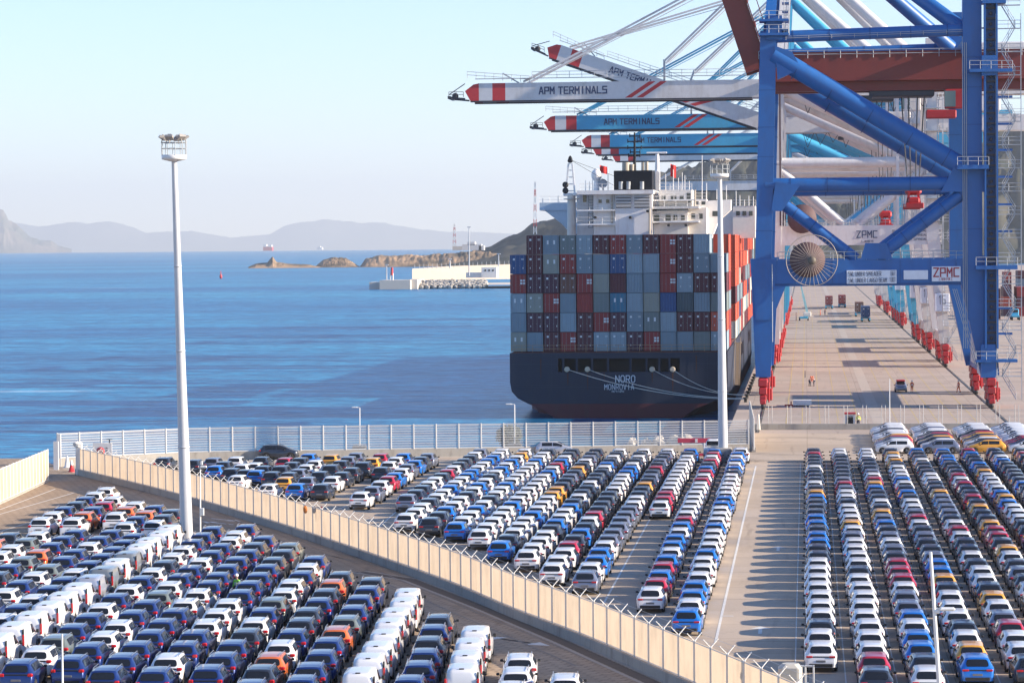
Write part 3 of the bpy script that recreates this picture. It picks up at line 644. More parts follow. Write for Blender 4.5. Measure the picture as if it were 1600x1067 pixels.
# --- middle lot
MC={3:(995,106,"BWBBWWWBWWWBWWWBBWWWWWKBW"),4:(958,145,"WRBRBWBBWBRWWWWWWWRWRBKR"),5:(812,183,"WRRWWWWWWWWWKB"),6:(930,218,"GWBBWGGGGGGWWKKYKGKRKGK"),
 7:(917,256,"WWWRKBKWRKKKKWWWWBBWKWK"),8:(895,293,"WWWWKBWWBKWKKWKKKWBKWK"),9:(880,330,"BKWWWBWWWYYKKGKYKWGKK"),10:(860,367,"WWWWWBWWWWWWBWRBWKKK"),
 11:(848,404,"BWWBWKWWBWWWWWBWWKWW"),12:(840,440,"KKBWWKWBWKWBWBWYWWWW"),13:(833,475,"WWWKWWBWWBBWWBBWWB"),14:(801,510,"GKKWWKRWKKKW")}
for k,(yb_,off,s) in MC.items():
    X=G(1261-off,722).x; y0=G(1261-off*1.5,yb_).y+2.05; n_=max(2,int(round((HEADY+2.05-y0)/4.5))+1)
    s=(s+s)[:n_]
    for i,c in enumerate(s):
        y=y0+(HEADY+2.05-y0)*i/(n_-1)+jit(.1)
        CARS.append(['hatch',c,X+jit(.07),y,jit(.018),f"{CNAME[c]} hatchback, {nth(i+1)} from fence end, {nth(k-2)} column left of empty lane",'cars in long columns left of the empty lane'])
CARS.append(['cross','W',G(1158,722).x,G(1158,724).y+1.5,0,'white crossover parked alone just right of the tall mast foot, by the shore wall',None])
# --- cars beyond the fence, upper left (centres read off the photo)
UL="566 780 W,584 771 G,596 762 W,608 754.5 R,618.5 749 B,629 742 W,638 735 G,650 729 B,659 723.5 K,669.5 718 G,597.5 740 K,609.5 731 W,620 724 W,632 718 B,504.5 767 K,521 755 W,536 748 K,551 741 K,569 733.5 K,584 725 Y,596 718.5 R,465.5 766.5 B,482 756 G,502 747 K,519.5 738 K,534.5 729.5 K,546 723 G,558 717 G,447 756 Y,453.5 748.5 K,468.5 743 G,480.5 736 W,494 729 W,519 720 Y,422.6 767 W,427 747.5 K,441 739.5 K,458 732 K,471 725 K,484 718.5 B,402.5 745 B,413 738 K,447 725 R,373.7 753 W,386 744 K,400 733 W,411 723.5 K,363.7 742 K,381 735 W,339 737.5 B,352 731 K,371 723.5 W,335 725 G,305 728 K,259 726 K"
for i,q in enumerate(UL.split(',')):
    x,y,c=q.split(); p=G(float(x),float(y),.75)
    CARS.append(['cross' if c=='K' and i%3==0 else 'hatch',c,p.x,p.y,jit(.01),f"{CNAME[c]} car in the upper left group beyond the fence, {int((float(x)-240)/4.4)} percent of the way across",'cars parked behind the fence, upper left'])
# --- sideways cars, upper right
SB=["WWGRYWWWKWWWW","GWKYKRKWWGWWW","YKWYKYRKWWWWW","WKRRWWWWWWWWW"]
for k,(s,px) in enumerate(zip(SB,(1400,1468,1541,1606))):
    p=G(px,709)
    for i,c in enumerate(s):
        CARS.append(['hatch',c,p.x+jit(.15),p.y+.9+i*2.42,R(90)+jit(.01),f"{CNAME[c]} car parked sideways, {nth(i+1)} from the front of the {nth(k+1)} side-on block",'cars parked side-on at the head of the right columns'])
# --- two cars driving along the shore wall
CARS.append(['cross','K',G(435,718).x,G(435,717.5).y,R(-88),'dark grey crossover seen from its right side, driving along the shore wall',None])
CARS.append(['hatch','S',G(866,711).x,G(866,710.5).y,R(-88),'silver hatchback seen side-on by the shore wall below the ship',None])
# --- lower left lot
HL=R(3.87); hd=Vector((-math.sin(HL),math.cos(HL)))
LC=[(882,1072,"WWW"),(812,1040,"WWWW"),(744,1003,"VVVV"),(688,976,"KDKDDDD"),(640,942,"VVVVVVVVVV"),(584,917,"KDDDNODDDD"),(532.5,907,"KOKDKKDWOKDD"),(493.5,882,"DWDWWNDWKDDD"),(454.5,861,"NKKDDDDWWWDDWD"),
 (412,850,"DKDDDDDWWDDDDDD"),(384,832,"DWWDDWDDWNDDWWDD"),(332.5,835,"DDDWWKWDWDWDDNWD"),(266,838,"VVVVgVgsVVVVVVV"),(213,846,"DDDDDWDDWDWDWDD"),(174,840,"DDWDDNWDWDDW"),(120,840,"DDDONDKDWK"),(63,843,"WNWWDWKD"),(15,845,"KOWDNW"),
 (166.7,772,"WWDKDWW"),(180,787,"WRDOW"),(214,795,"WOW"),(244,801,"DODW"),(272,807,"KKW")]
for k,(x,y,s) in enumerate(LC):
    p=G(x,y,.9)
    for i,c in enumerate(s):
        q=p.xy-hd*(4.56*i)+Vector((jit(.09),jit(.18))); px,py=proj((q.x,q.y,.8))
        if px<-45 or py>1095: continue
        van=c in 'Vgs'; cc={'V':'W','s':'S'}.get(c,c)
        where=f"{nth(i+1)} from far end, {nth(k+1)} column from right, lower left lot" if k<18 else f"{nth(i+1)} from far end, {nth(k-17)} column of small block by empty road"
        CARS.append(['van' if van else 'cross',cc,q.x,q.y,HL+jit(.022),f"{CNAME[cc]} {'panel van' if van else 'crossover'}, {where}",'vans in the lower left lot' if van else 'crossovers in the lower left lot'])
vans=[c for c in CARS if c[0]=='van']; cars=sorted([c for c in CARS if c[0]!='van'],key=lambda c:c[2]**2+c[3]**2)
NC=296
special=[c for c in cars[NC:] if c[6] is None]; near=cars[:NC]+special; rest=[c for c in cars[NC:] if c[6] is not None]
for c in vans+near: make_car(*c)
merge_cars([c[:5] for c in rest],'distant_parked_cars','hundreds of white, dark, blue, crimson and amber cars in the far halves of the long columns','cars')
print('CARS',len(cars),'vans',len(vans),'rest',len(rest))
# ================================================================== CONTAINER SHIP
SY=428.0; SX=(A(796,500,SY).x+A(1136,500,SY).x)/2; HB=(A(1136,500,SY).x-A(796,500,SY).x)/2
navy=weathered('hull_navy',(.009,.016,.040),(.035,.038,.05),.6,.35,.35); boot=weathered('hull_boot_red',(.085,.011,.018),(.05,.03,.03),.6,.6,.5)
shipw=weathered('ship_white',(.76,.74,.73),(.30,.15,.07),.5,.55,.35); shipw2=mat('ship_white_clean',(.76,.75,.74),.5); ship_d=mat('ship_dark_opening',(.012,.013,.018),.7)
blackp=mat('funnel_black',(.012,.014,.020),.6,spec=.2); pipe_m=weathered('exhaust_pipe',(.42,.37,.30),(.12,.09,.07),.5,.7,.8); deckbeige=mat('ship_beige',(.50,.42,.32),.6)
ship=thing('container_ship','large navy container ship moored at the quay, seen from astern, stacked with containers','ship',(SX,SY,SEA_Z))
DZ=A(966,551,SY).z
def hull_sec(t):
    """half-section (x, z): t=0 transom, 1 = full body"""
    top=DZ; full=[(HB,top),(HB,top-3),(HB,top-6),(HB,-1.2),(HB*.995,-2.0),(HB*.99,-2.4),(HB*.985,SEA_Z-1.5)]
    tr=[(HB,top),(HB,top-4.4),(HB*.985,.3),(HB*.93,-.75),(HB*.83,-1.6),(HB*.70,-2.45),(HB*.50,SEA_Z-1.0)]
    return [(a[0]*(1-t)+b[0]*t,a[1]*(1-t)+b[1]*t) for a,b in zip(tr,full)]
b=MB(); secs=[(0,0,1),(3,.03,1),(8,.2,1),(16,.6,1),(26,.9,1),(40,1,1),(120,1,1),(190,1,1),(225,.9,.8),(245,.8,.45),(262,.7,.04)]
vs=[];
for dy,t,wd in secs:
    s=hull_sec(t); r=[(SX+x*wd,SY+dy,z+(2.5 if dy>215 else 0)*(1 if z>0 else 0)) for x,z in s]; vs+=r+[(2*SX-x,y,z) for x,y,z in r[::-1]]
n_=14
for j in range(len(secs)-1):
    for i in range(n_-1):
        z=(vs[j*n_+i][2]+vs[j*n_+i+1][2])/2; b.add([vs[j*n_+i],vs[j*n_+i+1],vs[(j+1)*n_+i+1],vs[(j+1)*n_+i]],[(0,1,2,3)],1 if i in(4,5,6,7,8) else 0,False)
    b.add([vs[j*n_],vs[(j+1)*n_],vs[(j+1)*n_+n_-1],vs[j*n_+n_-1]],[(0,1,2,3)],0)
# transom with a long mooring opening
tr=hull_sec(0); ox0,ox1=A(872,565,SY).x,A(1062,565,SY).x; oz0,oz1=A(966,581,SY).z,A(966,560,SY).z
for i in range(4):
    (xa,za),(xb,zb)=tr[i],tr[i+1]
    if i==0:
        L,Rr=SX-xa,SX+xa
        for q in ((L,za,Rr,oz1),(L,oz1,ox0,oz0),(ox1,oz1,Rr,oz0),(L,oz0,Rr,zb)): b.add([(q[0],SY,q[3]),(q[2],SY,q[3]),(q[2],SY,q[1]),(q[0],SY,q[1])],[(0,1,2,3)],0)
    else: b.add([(SX-xb,SY,zb),(SX+xb,SY,zb),(SX+xa,SY,za),(SX-xa,SY,za)],[(0,1,2,3)],0)
for i in (4,5):
    (xa,za),(xb,zb)=tr[i],tr[i+1]; b.add([(SX-xb,SY,zb),(SX+xb,SY,zb),(SX+xa,SY,za),(SX-xa,SY,za)],[(0,1,2,3)],1)
b.build('hull',[navy,boot],ship)
b=MB()
for px in (830,862,1075,1105): b.box(A(px,560,SY).x-.02,SY-.035,-0.2,A(px,560,SY).x+.02,SY-.005,DZ)
for z in (4.4,1.2): 
    for s_ in (-1,1): b.box(SX+s_*(HB-.3),SY-.035,z,SX+s_*9.3,SY-.005,z+.05)
b.box(SX-15,SY-.035,.9,SX+15,SY-.005,.95); b.build('plate_seam',mat('seam_navy',(.02,.03,.06),.6),ship)
b=MB()
for px,z0,z1,w_ in ((887,1.2,3.0,.25),(918,.5,3.0,.2),(1019,1.6,3.0,.22),(1051,.2,3.0,.3),(845,2.2,5.2,.2),(1088,3.0,5.6,.22),(944,1.8,3.1,.15)):
    x_=A(px,577,SY).x; b.add([(x_-w_/2,SY-.02,z1),(x_+w_/2,SY-.02,z1),(x_+w_*.15,SY-.02,z0),(x_-w_*.1,SY-.02,z0)],[(3,2,1,0)])
b.build('rust_run',mat('rust_brown',(.07,.028,.018),.9,var=.4,scale=3),ship)
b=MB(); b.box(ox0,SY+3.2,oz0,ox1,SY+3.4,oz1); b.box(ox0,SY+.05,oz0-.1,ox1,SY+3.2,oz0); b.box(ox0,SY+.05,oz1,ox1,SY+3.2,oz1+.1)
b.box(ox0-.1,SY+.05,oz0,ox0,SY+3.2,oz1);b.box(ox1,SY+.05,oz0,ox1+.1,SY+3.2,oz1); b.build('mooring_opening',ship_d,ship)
for px in (880,901,925,950,985,1010,1030,1046): b=MB(); b.box(A(px,570,SY).x-.15,SY+.1,oz0,A(px,570,SY).x+.15,SY+.5,oz1); b.build('opening_pillar',navy,ship)
fl=[]
for px,py in ((886,577),(918,577),(1019,577),(1051,577)):
    p=A(px,py,SY); b=MB(); b.lathe((p.x,p.y-.1,p.z),[(.28,-.1),(.42,-.1),(.42,.25),(.28,.25)],12,0,'y'); b.build('fairlead',deckbeige,ship); fl.append(p)
b=MB(); b.beam(A(968,644,SY)+Vector((0,2.2,-.0)),A(968,675,SY)+Vector((0,2.2,-.0)),1.7,3.4); b.build('rudder',mat('rudder_red',(.42,.07,.04),.6,var=.25),ship)
b=MB(); b.box(SX-HB+.3,SY+.2,DZ+.02,SX+HB-.3,SY+250,DZ+.12); b.build('deck',mat('deck_red_brown',(.16,.06,.05),.8),ship)
lt_m=mat('hull_lettering',(.62,.66,.72),.5)
p=A(977,592,SY); text_obj('ship_name','NORO',1.0,lt_m,ship,(p.x-SX,-.04,p.z-SEA_Z),width=2.9,wt=.85)
p=A(967.5,604.5,SY); text_obj('home_port','MONROVIA',.78,lt_m,ship,(p.x-SX,-.04,p.z-SEA_Z),width=4.4,wt=.8)
p=A(965,611.5,SY); text_obj('registry_number','IMO 9113290',.24,lt_m,ship,(p.x-SX,-.04,p.z-SEA_Z),width=1.9)
def rail(b,p,q,h=1.05,step=1.6,r=.03):
    p=Vector(p);q=Vector(q);n=max(1,int((q-p).length/step)); up=Vector((0,0,h))
    for i in range(n+1): t=p+(q-p)*i/n; b.tube(t,t+up,r,r,4,caps=False)
    for k in (.5,1): b.tube(p+up*k,q+up*k,r,r,4,caps=False)
b=MB(); rail(b,(SX-HB+.2,SY+.3,DZ+.1),(SX+HB-.2,SY+.3,DZ+.1)); b.build('stern_rail',mat('rail_ochre',(.45,.30,.18),.6),ship)
# superstructure, each block at its own distance
Y0=457
b=MB(); b.pbox(927,303,961,372,Y0,14); b.pbox(961,299,1019,372,Y0-.8,15); b.pbox(901,298,1021,303,Y0-1.5,17); b.pbox(901,303,927,372,Y0+5,10)
b.pbox(843,328,850,329,Y0+12,8)
b.build('accommodation_block',shipw,ship)
b=MB(); b.pbox(1020,330,1075,372,Y0+1,14); b.pbox(1075,325,1104,372,Y0+2,13); b.pbox(1030,297,1081,326,Y0+3,11); b.pbox(1019,323,1092,326,Y0-.5,16); b.build('deck_house',mat('ship_warm_white',(.72,.68,.63),.5,var=.12),ship)
b=MB(); b.pbox(959,267,1019,298,Y0+.5,8)
fun=b.build('funnel',blackp,ship)
for x0,x1,y0 in ((972,984,254),(984,991,257),(1002,1007,254),(1008,1013,253)):
    b=MB(); c=A((x0+x1)/2,267,Y0+4);t=A((x0+x1)/2,y0,Y0+4); r=(A(x1,260,Y0+4).x-A(x0,260,Y0+4).x)/2; b.tube(c,t,r,r,12); b.build('exhaust_pipe',pipe_m,fun)
for x0,x1 in ((967,973),(978,986),(1000,1006)):
    b=MB(); c=A((x0+x1)/2,296,Y0-.1);t=A((x0+x1)/2,284,Y0-.1); b.tube(c,t,.35,.35,10); b.build('vent_pipe',mat('vent_grey',(.3,.32,.34),.5),fun)
for x0 in (962,991):
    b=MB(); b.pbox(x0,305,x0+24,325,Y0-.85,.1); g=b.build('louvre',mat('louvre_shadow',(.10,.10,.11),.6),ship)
    b=MB()
    for k in range(4): b.pbox(x0,305+k*5,x0+24,308.4+k*5,Y0-1.1,.22)
    b.build('louvre_blade',mat('louvre_grey',(.42,.42,.42),.5),g)
win_m=mat('ship_window',(.02,.025,.035),.1,var=0,spec=.8)
for q in ((1048,306,1057,313,Y0+2.95),(1073,301,1079,317,Y0+2.95),(1113,330,1122,338,Y0+6.95),(911,304,916,316,Y0+4.95),(1022,335,1030,350,Y0+.95),(1040,335,1048,345,Y0+.95)):
    b=MB(); b.pbox(*q,.1); b.build('window',win_m,ship)
b=MB(); b.pbox(843,317,905,328.5,Y0+13,2.4); b.build('bridge_wing',mat('ship_pale_blue',(.45,.55,.64),.5),ship)
b=MB(); P=[A(*q,Y0+13.2) for q in ((850,328.5),(905,328.5),(905,366),(892,366),(878,350))]; b.prism([(p.x,p.z) for p in P][::-1],Y0+13.2,Y0+14.4); b.build('wing_bracket',mat('ship_pale_blue',(.45,.55,.64),.5),ship)
b=MB(); P=[A(*q,Y0+7) for q in ((1104,314),(1142,312),(1142,328),(1122,346),(1112,372),(1104,372))]; b.prism([(p.x,p.z) for p in P][::-1],Y0+7,Y0+12); b.pbox(1081,312,1104,325,Y0+7,6); b.build('bridge_wing',shipw2,ship)
for q in ((843,314,Y0+13,906),):
    b=MB(); 
    for u,v in ((A(843,317,Y0+13.1),A(905,317,Y0+13.1)),(A(906,298,Y0-1.4),A(958,298,Y0-1.4)),(A(1030,297,Y0+3),A(1081,297,Y0+3)),(A(1020,323,Y0-.4),A(1092,323,Y0-.4))): b=MB(); rail(b,u,v); b.build('railing',shipw2,ship)
for px,y0,y1,Yl in ((923,306,356,Y0+4.7),(1026,300,325,Y0+.4)):
    b=MB(); a=A(px,y1,Yl);c=A(px,y0,Yl)
    for s in (-.35,.35): b.beam(a+Vector((s,0,0)),c+Vector((s,0,0)),.07)
    k=int((c.z-a.z)/.45)
    for i in range(k): b.beam(a+Vector((-.35,0,i*.45)),a+Vector((.35,0,i*.45)),.06)
    b.build('ladder',mat('ladder_grey',(.2,.2,.22),.5),ship)
# provision crane on the port quarter
b=MB(); b.tube(A(893,372,Y0+2),A(893,304,Y0+2),.72,.66,16); b.lathe(tuple(A(893,312,Y0+2)),[(.7,0),(1.3,.05),(1.3,.15),(.7,.2)],16); b.build('crane_pedestal',weathered('ped_white',(.62,.58,.53),(.30,.12,.05),.5,.8,.9),ship)
a=A(891,304,Y0+2);c=A(891,250,Y0+2)
b=MB(); 
for s in (-1,1): b.beam(a+Vector((s*.75,0,0)),c+Vector((s*.3,0,-.6)),.28)
for i in range(5): t=a.lerp(c,i/5+.1); b.beam(t+Vector((-.6+.08*i,0,0)),t+Vector((.6-.08*i,0,0)),.18)
b.bbox(a,(2.2,1.2,.5),.1); b.build('crane_jib',shipw2,ship)
b=MB(); b.bbox(c+Vector((0,0,.1)),(.9,.7,1.1),.2,taper=.55); b.build('jib_head',blackp,ship)
for py in (289,298): b=MB(); p=A(883.5,py,Y0+1.5); b.lathe(tuple(p),[(.12,-.15),(.5,-.15),(.5,.15),(.12,.15)],14,0,'y'); b.build('rope_sheave',trim,ship)
b=MB(); b.tube(c,A(959,275,Y0),.03); b.tube(c,A(959,290,Y0),.03); b.build('crane_wire',trim,ship)
# mast, radar, dome, aerials, flags
b=MB(); b.tube(A(991.5,267,Y0+6),A(991.5,207,Y0+6),.28,.12,8)
for x0,x1,py in ((981,1003,221.5),(984,1000,213),(981,1002,231.5),(985,1000,238),(982,1000,244)):
    b.beam(A(x0,py,Y0+6),A(x1,py,Y0+6),.2)
    for x in (x0,x1): b.tube(A(x,py+2,Y0+6),A(x,py-4,Y0+6),.1,.08,6)
b.build('signal_mast',blackp,ship)
b=MB(); b.tube(A(1027,298,Y0+9),A(1027,241,Y0+9),.5,.3,10); b.bbox(A(1026,239,Y0+9),(3.4,.4,.25),.08); b.pbox(1024,268,1031,298,Y0+8,1.2); b.build('radar_mast',shipw2,ship)
b=MB(); b.tube(A(932,298,Y0+4),A(932,280,Y0+4),.5,.4,10); b.ball(A(932,274,Y0+4),(.85,.85,1.05),14,9); b.build('satellite_dome',shipw2,ship)
b=MB(); b.lathe(tuple(A(942,287,Y0+4)),[(.05,.3),(.6,.1),(.75,-.1)],14,0,'y'); b.tube(A(942,298,Y0+4),A(942,289,Y0+4),.15); b.build('satellite_dish',mat('dish_grey',(.35,.37,.4),.5),ship)
for px,y0,y1 in ((915,298,282),(921,298,284),(926,298,270),(950,298,262),(1040,297,272),(1052,297,265),(1060,297,278),(1066,297,270),(1070,297,274),(1077,297,283),(1097,312,243),(1104,312,286),(1120,312,296),(1135,312,290),(848,317,310),(872,317,306)): b=MB(); b.tube(A(px,y0,Y0+5),A(px,y1,Y0+5),.07,.05,5); b.build('aerial',shipw2,ship)
redf=mat('flag_red',(.62,.03,.03),.8)
for px,py,w_,h_ in ((943,264,.6,.6),(1052,266,.45,1.0)):
    b=MB(); p=A(px,py,Y0+6); vs=[]
    for i in range(7):
        for j in (0,1): vs.append((p.x-w_+2*w_*i/6,p.y+.15*math.sin(i*1.4),p.z-h_*(1-2*j)-.05*i))
    b.add(vs,[(2*i,2*i+2,2*i+3,2*i+1) for i in range(6)]); b.build('flag',redf,ship)
for q in ((1034,306,1040,312,Y0+2.9),(1062,306,1068,312,Y0+2.9),(1052,336,1058,344,Y0+.9),(1064,336,1070,344,Y0+.9),(1080,334,1086,342,Y0+1.9),(1092,334,1098,342,Y0+1.9),(935,312,940,318,Y0-.1),(947,312,952,318,Y0-.1),(1086,315,1092,320,Y0+6.9),(1096,315,1102,320,Y0+6.9),(1150,330,1156,337,519.9),(1160,330,1166,337,519.9),(1170,330,1176,337,519.9)):
    b=MB(); b.pbox(*q,.1); b.build('window',win_m,ship)
for x0,x1,y,Yl in ((901,961,328,Y0-1.0),(901,961,350,Y0-1.0),(1020,1092,346,Y0-.2),(1019,1104,312,Y0+1.5)):
    b=MB(); b.pbox(x0,y,x1,y+1.6,Yl,2.2); b.build('deck_edge',shipw2,ship); b=MB(); rail(b,A(x0,y,Yl+.1),A(x1,y,Yl+.1)); b.build('railing',shipw2,ship)
for px,y0,y1,Yl in ((956,350,303,Y0-.6),(1015,366,326,Y0-1.2),(1086,325,297,Y0+1)):
    b=MB(); a=A(px,y0,Yl);c=A(px,y1,Yl); b.tube(a,c,.16,.16,8); b.build('pipe',pipe_m,ship)
for px,py in ((1012,330),(1045,352),(1072,352),(930,340),(985,340)): b=MB(); b.bbox(A(px,py,Y0-1.1),(.5,.5,.4),.1); b.build('deck_lamp',trim,ship)
# second block seen further forward on the starboard side
b=MB(); b.pbox(1145,322,1180,372,520,12); b.pbox(1104,330,1146,372,521,10); b.build('forward_house',mat('ship_warm_white',(.72,.68,.63),.5),ship)
b=MB(); 
for px in (1150,1156,1163,1170,1177): b.tube(A(px,322,520),A(px,322-random.uniform(8,24),520),.1,.06,5)
rail(b,A(1145,322,520),A(1181,322,520)); b.build('aerial',shipw2,ship)
# accommodation ladder on the starboard side
b=MB(); a=A(1152,536,470);c=A(1167,602,448); a.x=c.x=SX+HB+.9; a.x-=.3
b.beam(a,c,.6,.12); 
for s in (-.45,.45): rail(b,a+Vector((s,0,0)),c+Vector((s,0,0)),1.0,1.2,.04)
b.bbox(a+Vector((-.2,1,0)),(1.6,2.4,.15),.03); b.build('gangway',mat('gangway_ochre',(.20,.15,.10),.6),ship)

# mooring ropes
rope_m=mat('mooring_rope',(.55,.53,.48),.8)
for i,(f,(px,py)) in enumerate(zip(fl,((1122,641),(1124,643),(1118,618),(1121,614)))):
    e=Vector((QX+.8,SY-24+i*2.5,.3)) if i<2 else Vector((QX+.8,SY-9-i,.3))
    b=MB(); pts=[f.lerp(e,k/12)+Vector((0,0,-1.1*4*(k/12)*(1-k/12))) for k in range(13)]; b.path(pts,.05,5)
    o=b.build('mooring_rope',rope_m,label=f"{'long pale' if i<2 else 'shorter'} mooring rope from the {['first','second','third','fourth'][i]} stern opening from the left down to the quay",cat='rope',group='mooring ropes',origin='auto')
for i in range(9):
    y=SY-26+i*9; b=MB(); b.lathe((QX+.8,y,0),[(.22,0),(.22,.45),(.38,.55),(.38,.68),(.1,.72)],12)
    b.build('bollard',trim,label=f"black mooring bollard on the quay edge, {nth(i+1)} from the near end",cat='bollard',group='bollards on the quay edge',origin='auto')

# ================================================================== CONTAINERS
CC={'m':('maroon',(.085,.014,.026)),'g':('grey',(.17,.235,.29)),'r':('red',(.25,.022,.024)),'b':('blue',(.02,.07,.20)),'t':('teal blue',(.03,.16,.26)),'k':('dark slate',(.05,.08,.10)),
    'o':('orange red',(.50,.075,.04)),'w':('pale grey',(.50,.50,.46)),'n':('brown',(.15,.06,.045)),'h':('light blue grey',(.235,.31,.37)),'q':('weathered grey',(.15,.185,.19)),'u':('beige grey',(.26,.27,.24)),'p':('plum',(.07,.018,.04))}
CM={k:weathered('container_'+v[0].replace(' ','_'),v[1],(.10,.06,.04) if k in 'gwhqu' else (.05,.03,.03),.55,.7,.9) for k,v in CC.items()}
logo_m=mat('container_logo_white',(.60,.62,.64),.6); rod_m=mat('locking_rod',(.26,.27,.29),.45,.3)
CW,CH,CL=2.39,2.86,12.19
def cont_body(corr_end):
    b=MB(); x=CW/2; t=.12
    for sx in (-1,1):
        b.box(sx*x-sx*0,0,0,sx*(x-t),CL,.16); b.box(sx*x,0,CH-.12,sx*(x-t),CL,CH)
        for y in (0,CL-t): b.box(sx*x,y,.16,sx*(x-t),y+t,CH-.12)
        n=int(CL/.28); vs=[]
        for i in range(n*2+1):
            y=t+(CL-2*t)*i/(n*2); d=.035 if (i//1)%4 in(0,1) else .075; vs+=[(sx*(x-d),y,.16),(sx*(x-d),y,CH-.12)]
        b.add(vs,[((2*i,2*i+2,2*i+3,2*i+1) if sx>0 else (2*i,2*i+1,2*i+3,2*i+2)) for i in range(n*2)])
    b.box(-x+t,.02,0,x-t,.14,.14); b.box(-x+t,.02,CH-.12,x-t,.14,CH); b.box(-x+t,CL-.14,0,x-t,CL-.02,CH)
    b.box(-x+t,.14,CH-.06,x-t,CL-.14,CH-.02); b.box(-x+t,.14,.02,x-t,CL-.14,.12)
    if corr_end:
        vs=[]; n=20
        for i in range(n+1): X=-x+t+(2*x-2*t)*i/n; d=.05 if i%4 in(0,1) else .10; vs+=[(X,d,.14),(X,d,CH-.12)]
        b.add(vs,[(2*i,2*i+2,2*i+3,2*i+1) for i in range(n)])
    return b
cb=[cont_body(False),cont_body(True)]; cbm={}
def door_mesh(s,m):
    b=MB(); x0,x1=(.01,CW/2-.125) if s>0 else (-CW/2+.125,-.01); b.box(x0,.05,.15,x1,.10,CH-.13); n=5
    for i in range(n): z=.35+i*.5; b.box(x0+.08,.035,z,x1-.08,.05,z+.22)
    return b.mesh('door',[m])
rodm=MB(); rodm.tube((0,.01,.1),(0,.01,CH-.1),.022,.022,6); rodm.box(-.1,0,1.2,.02,.03,1.26); rodme=rodm.mesh('locking_rod',[rod_m])
lg={}
q=MB(); 
for i in range(2):
    for j in range(2): q.box(.34+i*.42,.015,1.35+j*.42,.66+i*.42,.030,1.65+j*.42)
lg['four']=q.mesh('logo_panel',[logo_m])
q=MB(); q.box(-.62,.015,1.5,-.36,.03,2.1); q.box(.30,.015,1.5,.62,.03,2.1); lg['two']=q.mesh('logo_panel',[logo_m])
q=MB(); q.box(-.75,.015,2.05,-.45,.03,2.35); q.box(.5,.015,2.25,.95,.03,2.32);q.box(.5,.015,2.1,.9,.03,2.16); q.box(-.7,.015,.75,-.6,.03,1.0); q.box(.72,.015,.75,.84,.03,1.0); lg['small']=q.mesh('logo_panel',[logo_m])
dm={}
def container(x,y,z,c,style,label,group,detail=True):
    r=thing('shipping_container',label,'container',(x,y,z),0,group)
    k=(c,style=='corr')
    if k not in cbm: cbm[k]=cb[1 if style=='corr' else 0].mesh('container_body',[CM[c]])
    link(bpy.data.objects.new('container_body',cbm[k]),r)
    if style!='corr':
        for s in (-1,1):
            if (c,s) not in dm: dm[(c,s)]=door_mesh(s,CM[c])
            link(bpy.data.objects.new('door',dm[(c,s)]),r)
        for dx in (-.92,-.32,.32,.92):
            if detail: o=bpy.data.objects.new('locking_rod',rodme); link(o,r); o.location=(dx,0,0)
        if style in lg and detail: link(bpy.data.objects.new('logo_panel',lg[style]),r)
    return r
ST={'M':('m','small'),'G':('g','small'),'H':('g','two'),'R':('r','small'),'F':('r','four'),'B':('b','small'),'T':('t','two'),'C':('g','corr'),'D':('b','corr'),'K':('k','corr'),'P':('p','small'),'X':('m','corr'),'Y':('r','corr'),'N':('n','small'),'O':('o','small'),'S':('g','plain')}
GRID=[".MHGGMRGMFMC.","BMHRGSBCSFMGS","FPPNFSXCSFGMM","HGFSYSTSSDKCS","SPPSMFPGHSMMO","HSMFMGGPFSSSG"]
base=A(966,549,SY).z; pit=(2*HB)/13; TOPS=['top','second','third','fourth','fifth','bottom']
for r_i,row in enumerate(GRID):
    for c_i,ch in enumerate(row):
        if ch=='.': continue
        c,st=ST[ch]; c=('ghqguhg'[(c_i*3+r_i*5)%7] if c=='g' else c); z=base+.03+(5-r_i)*2.93
        container(SX-HB+pit*(c_i+.5),SY+.9,z,c,st,f"{CC[c][0]} container in the stern stack, {TOPS[r_i]} row, {nth(c_i+1)} from the left",'containers stacked at the stern')
seq='rogwmrowogrmwrgombwogwrmo'
k=0
for bay in range(17):
    if bay in (2,3): continue
    y=SY+.9+13.2+ (bay-1)*13.6 if bay>1 else SY+14.4+bay*13.6
    if bay<2: y=SY+14.4 if bay==0 else None
    if y is None: continue
    for t in range(6 if bay else 6):
        ch=seq[(k*7+t*3+bay)%len(seq)]; k+=1
        container(SX+HB-pit*.5,y,base+.03+t*2.93,'o' if (t==5 or (t==4 and bay<6)) and bay<9 else ch,'small',f"{CC['o' if (t==5 or (t==4 and bay<6)) and bay<9 else ch][0]} container on the starboard side, {nth(t+1)} tier up, {nth(bay+2 if bay==0 else bay)} bay forward of the stern",'containers along the starboard side',detail=False)
        if bay==0 or t<5: 
            pass
    if bay in (0,4,5,6): 
        for c_i in range(0,12):
            if bay==0 or c_i in (0,1,11): container(SX-HB+pit*(c_i+.5),y,base+.03+(3 if c_i==0 else 4)*2.93,'mgrbw'[c_i%5],'small',f"{CC['mgrbw'[c_i%5]][0]} container behind the stern stack, {nth(c_i+1)} column from the port side, bay {['two','','','','five','six','seven'][bay]}",'containers behind the stern stack',detail=False)
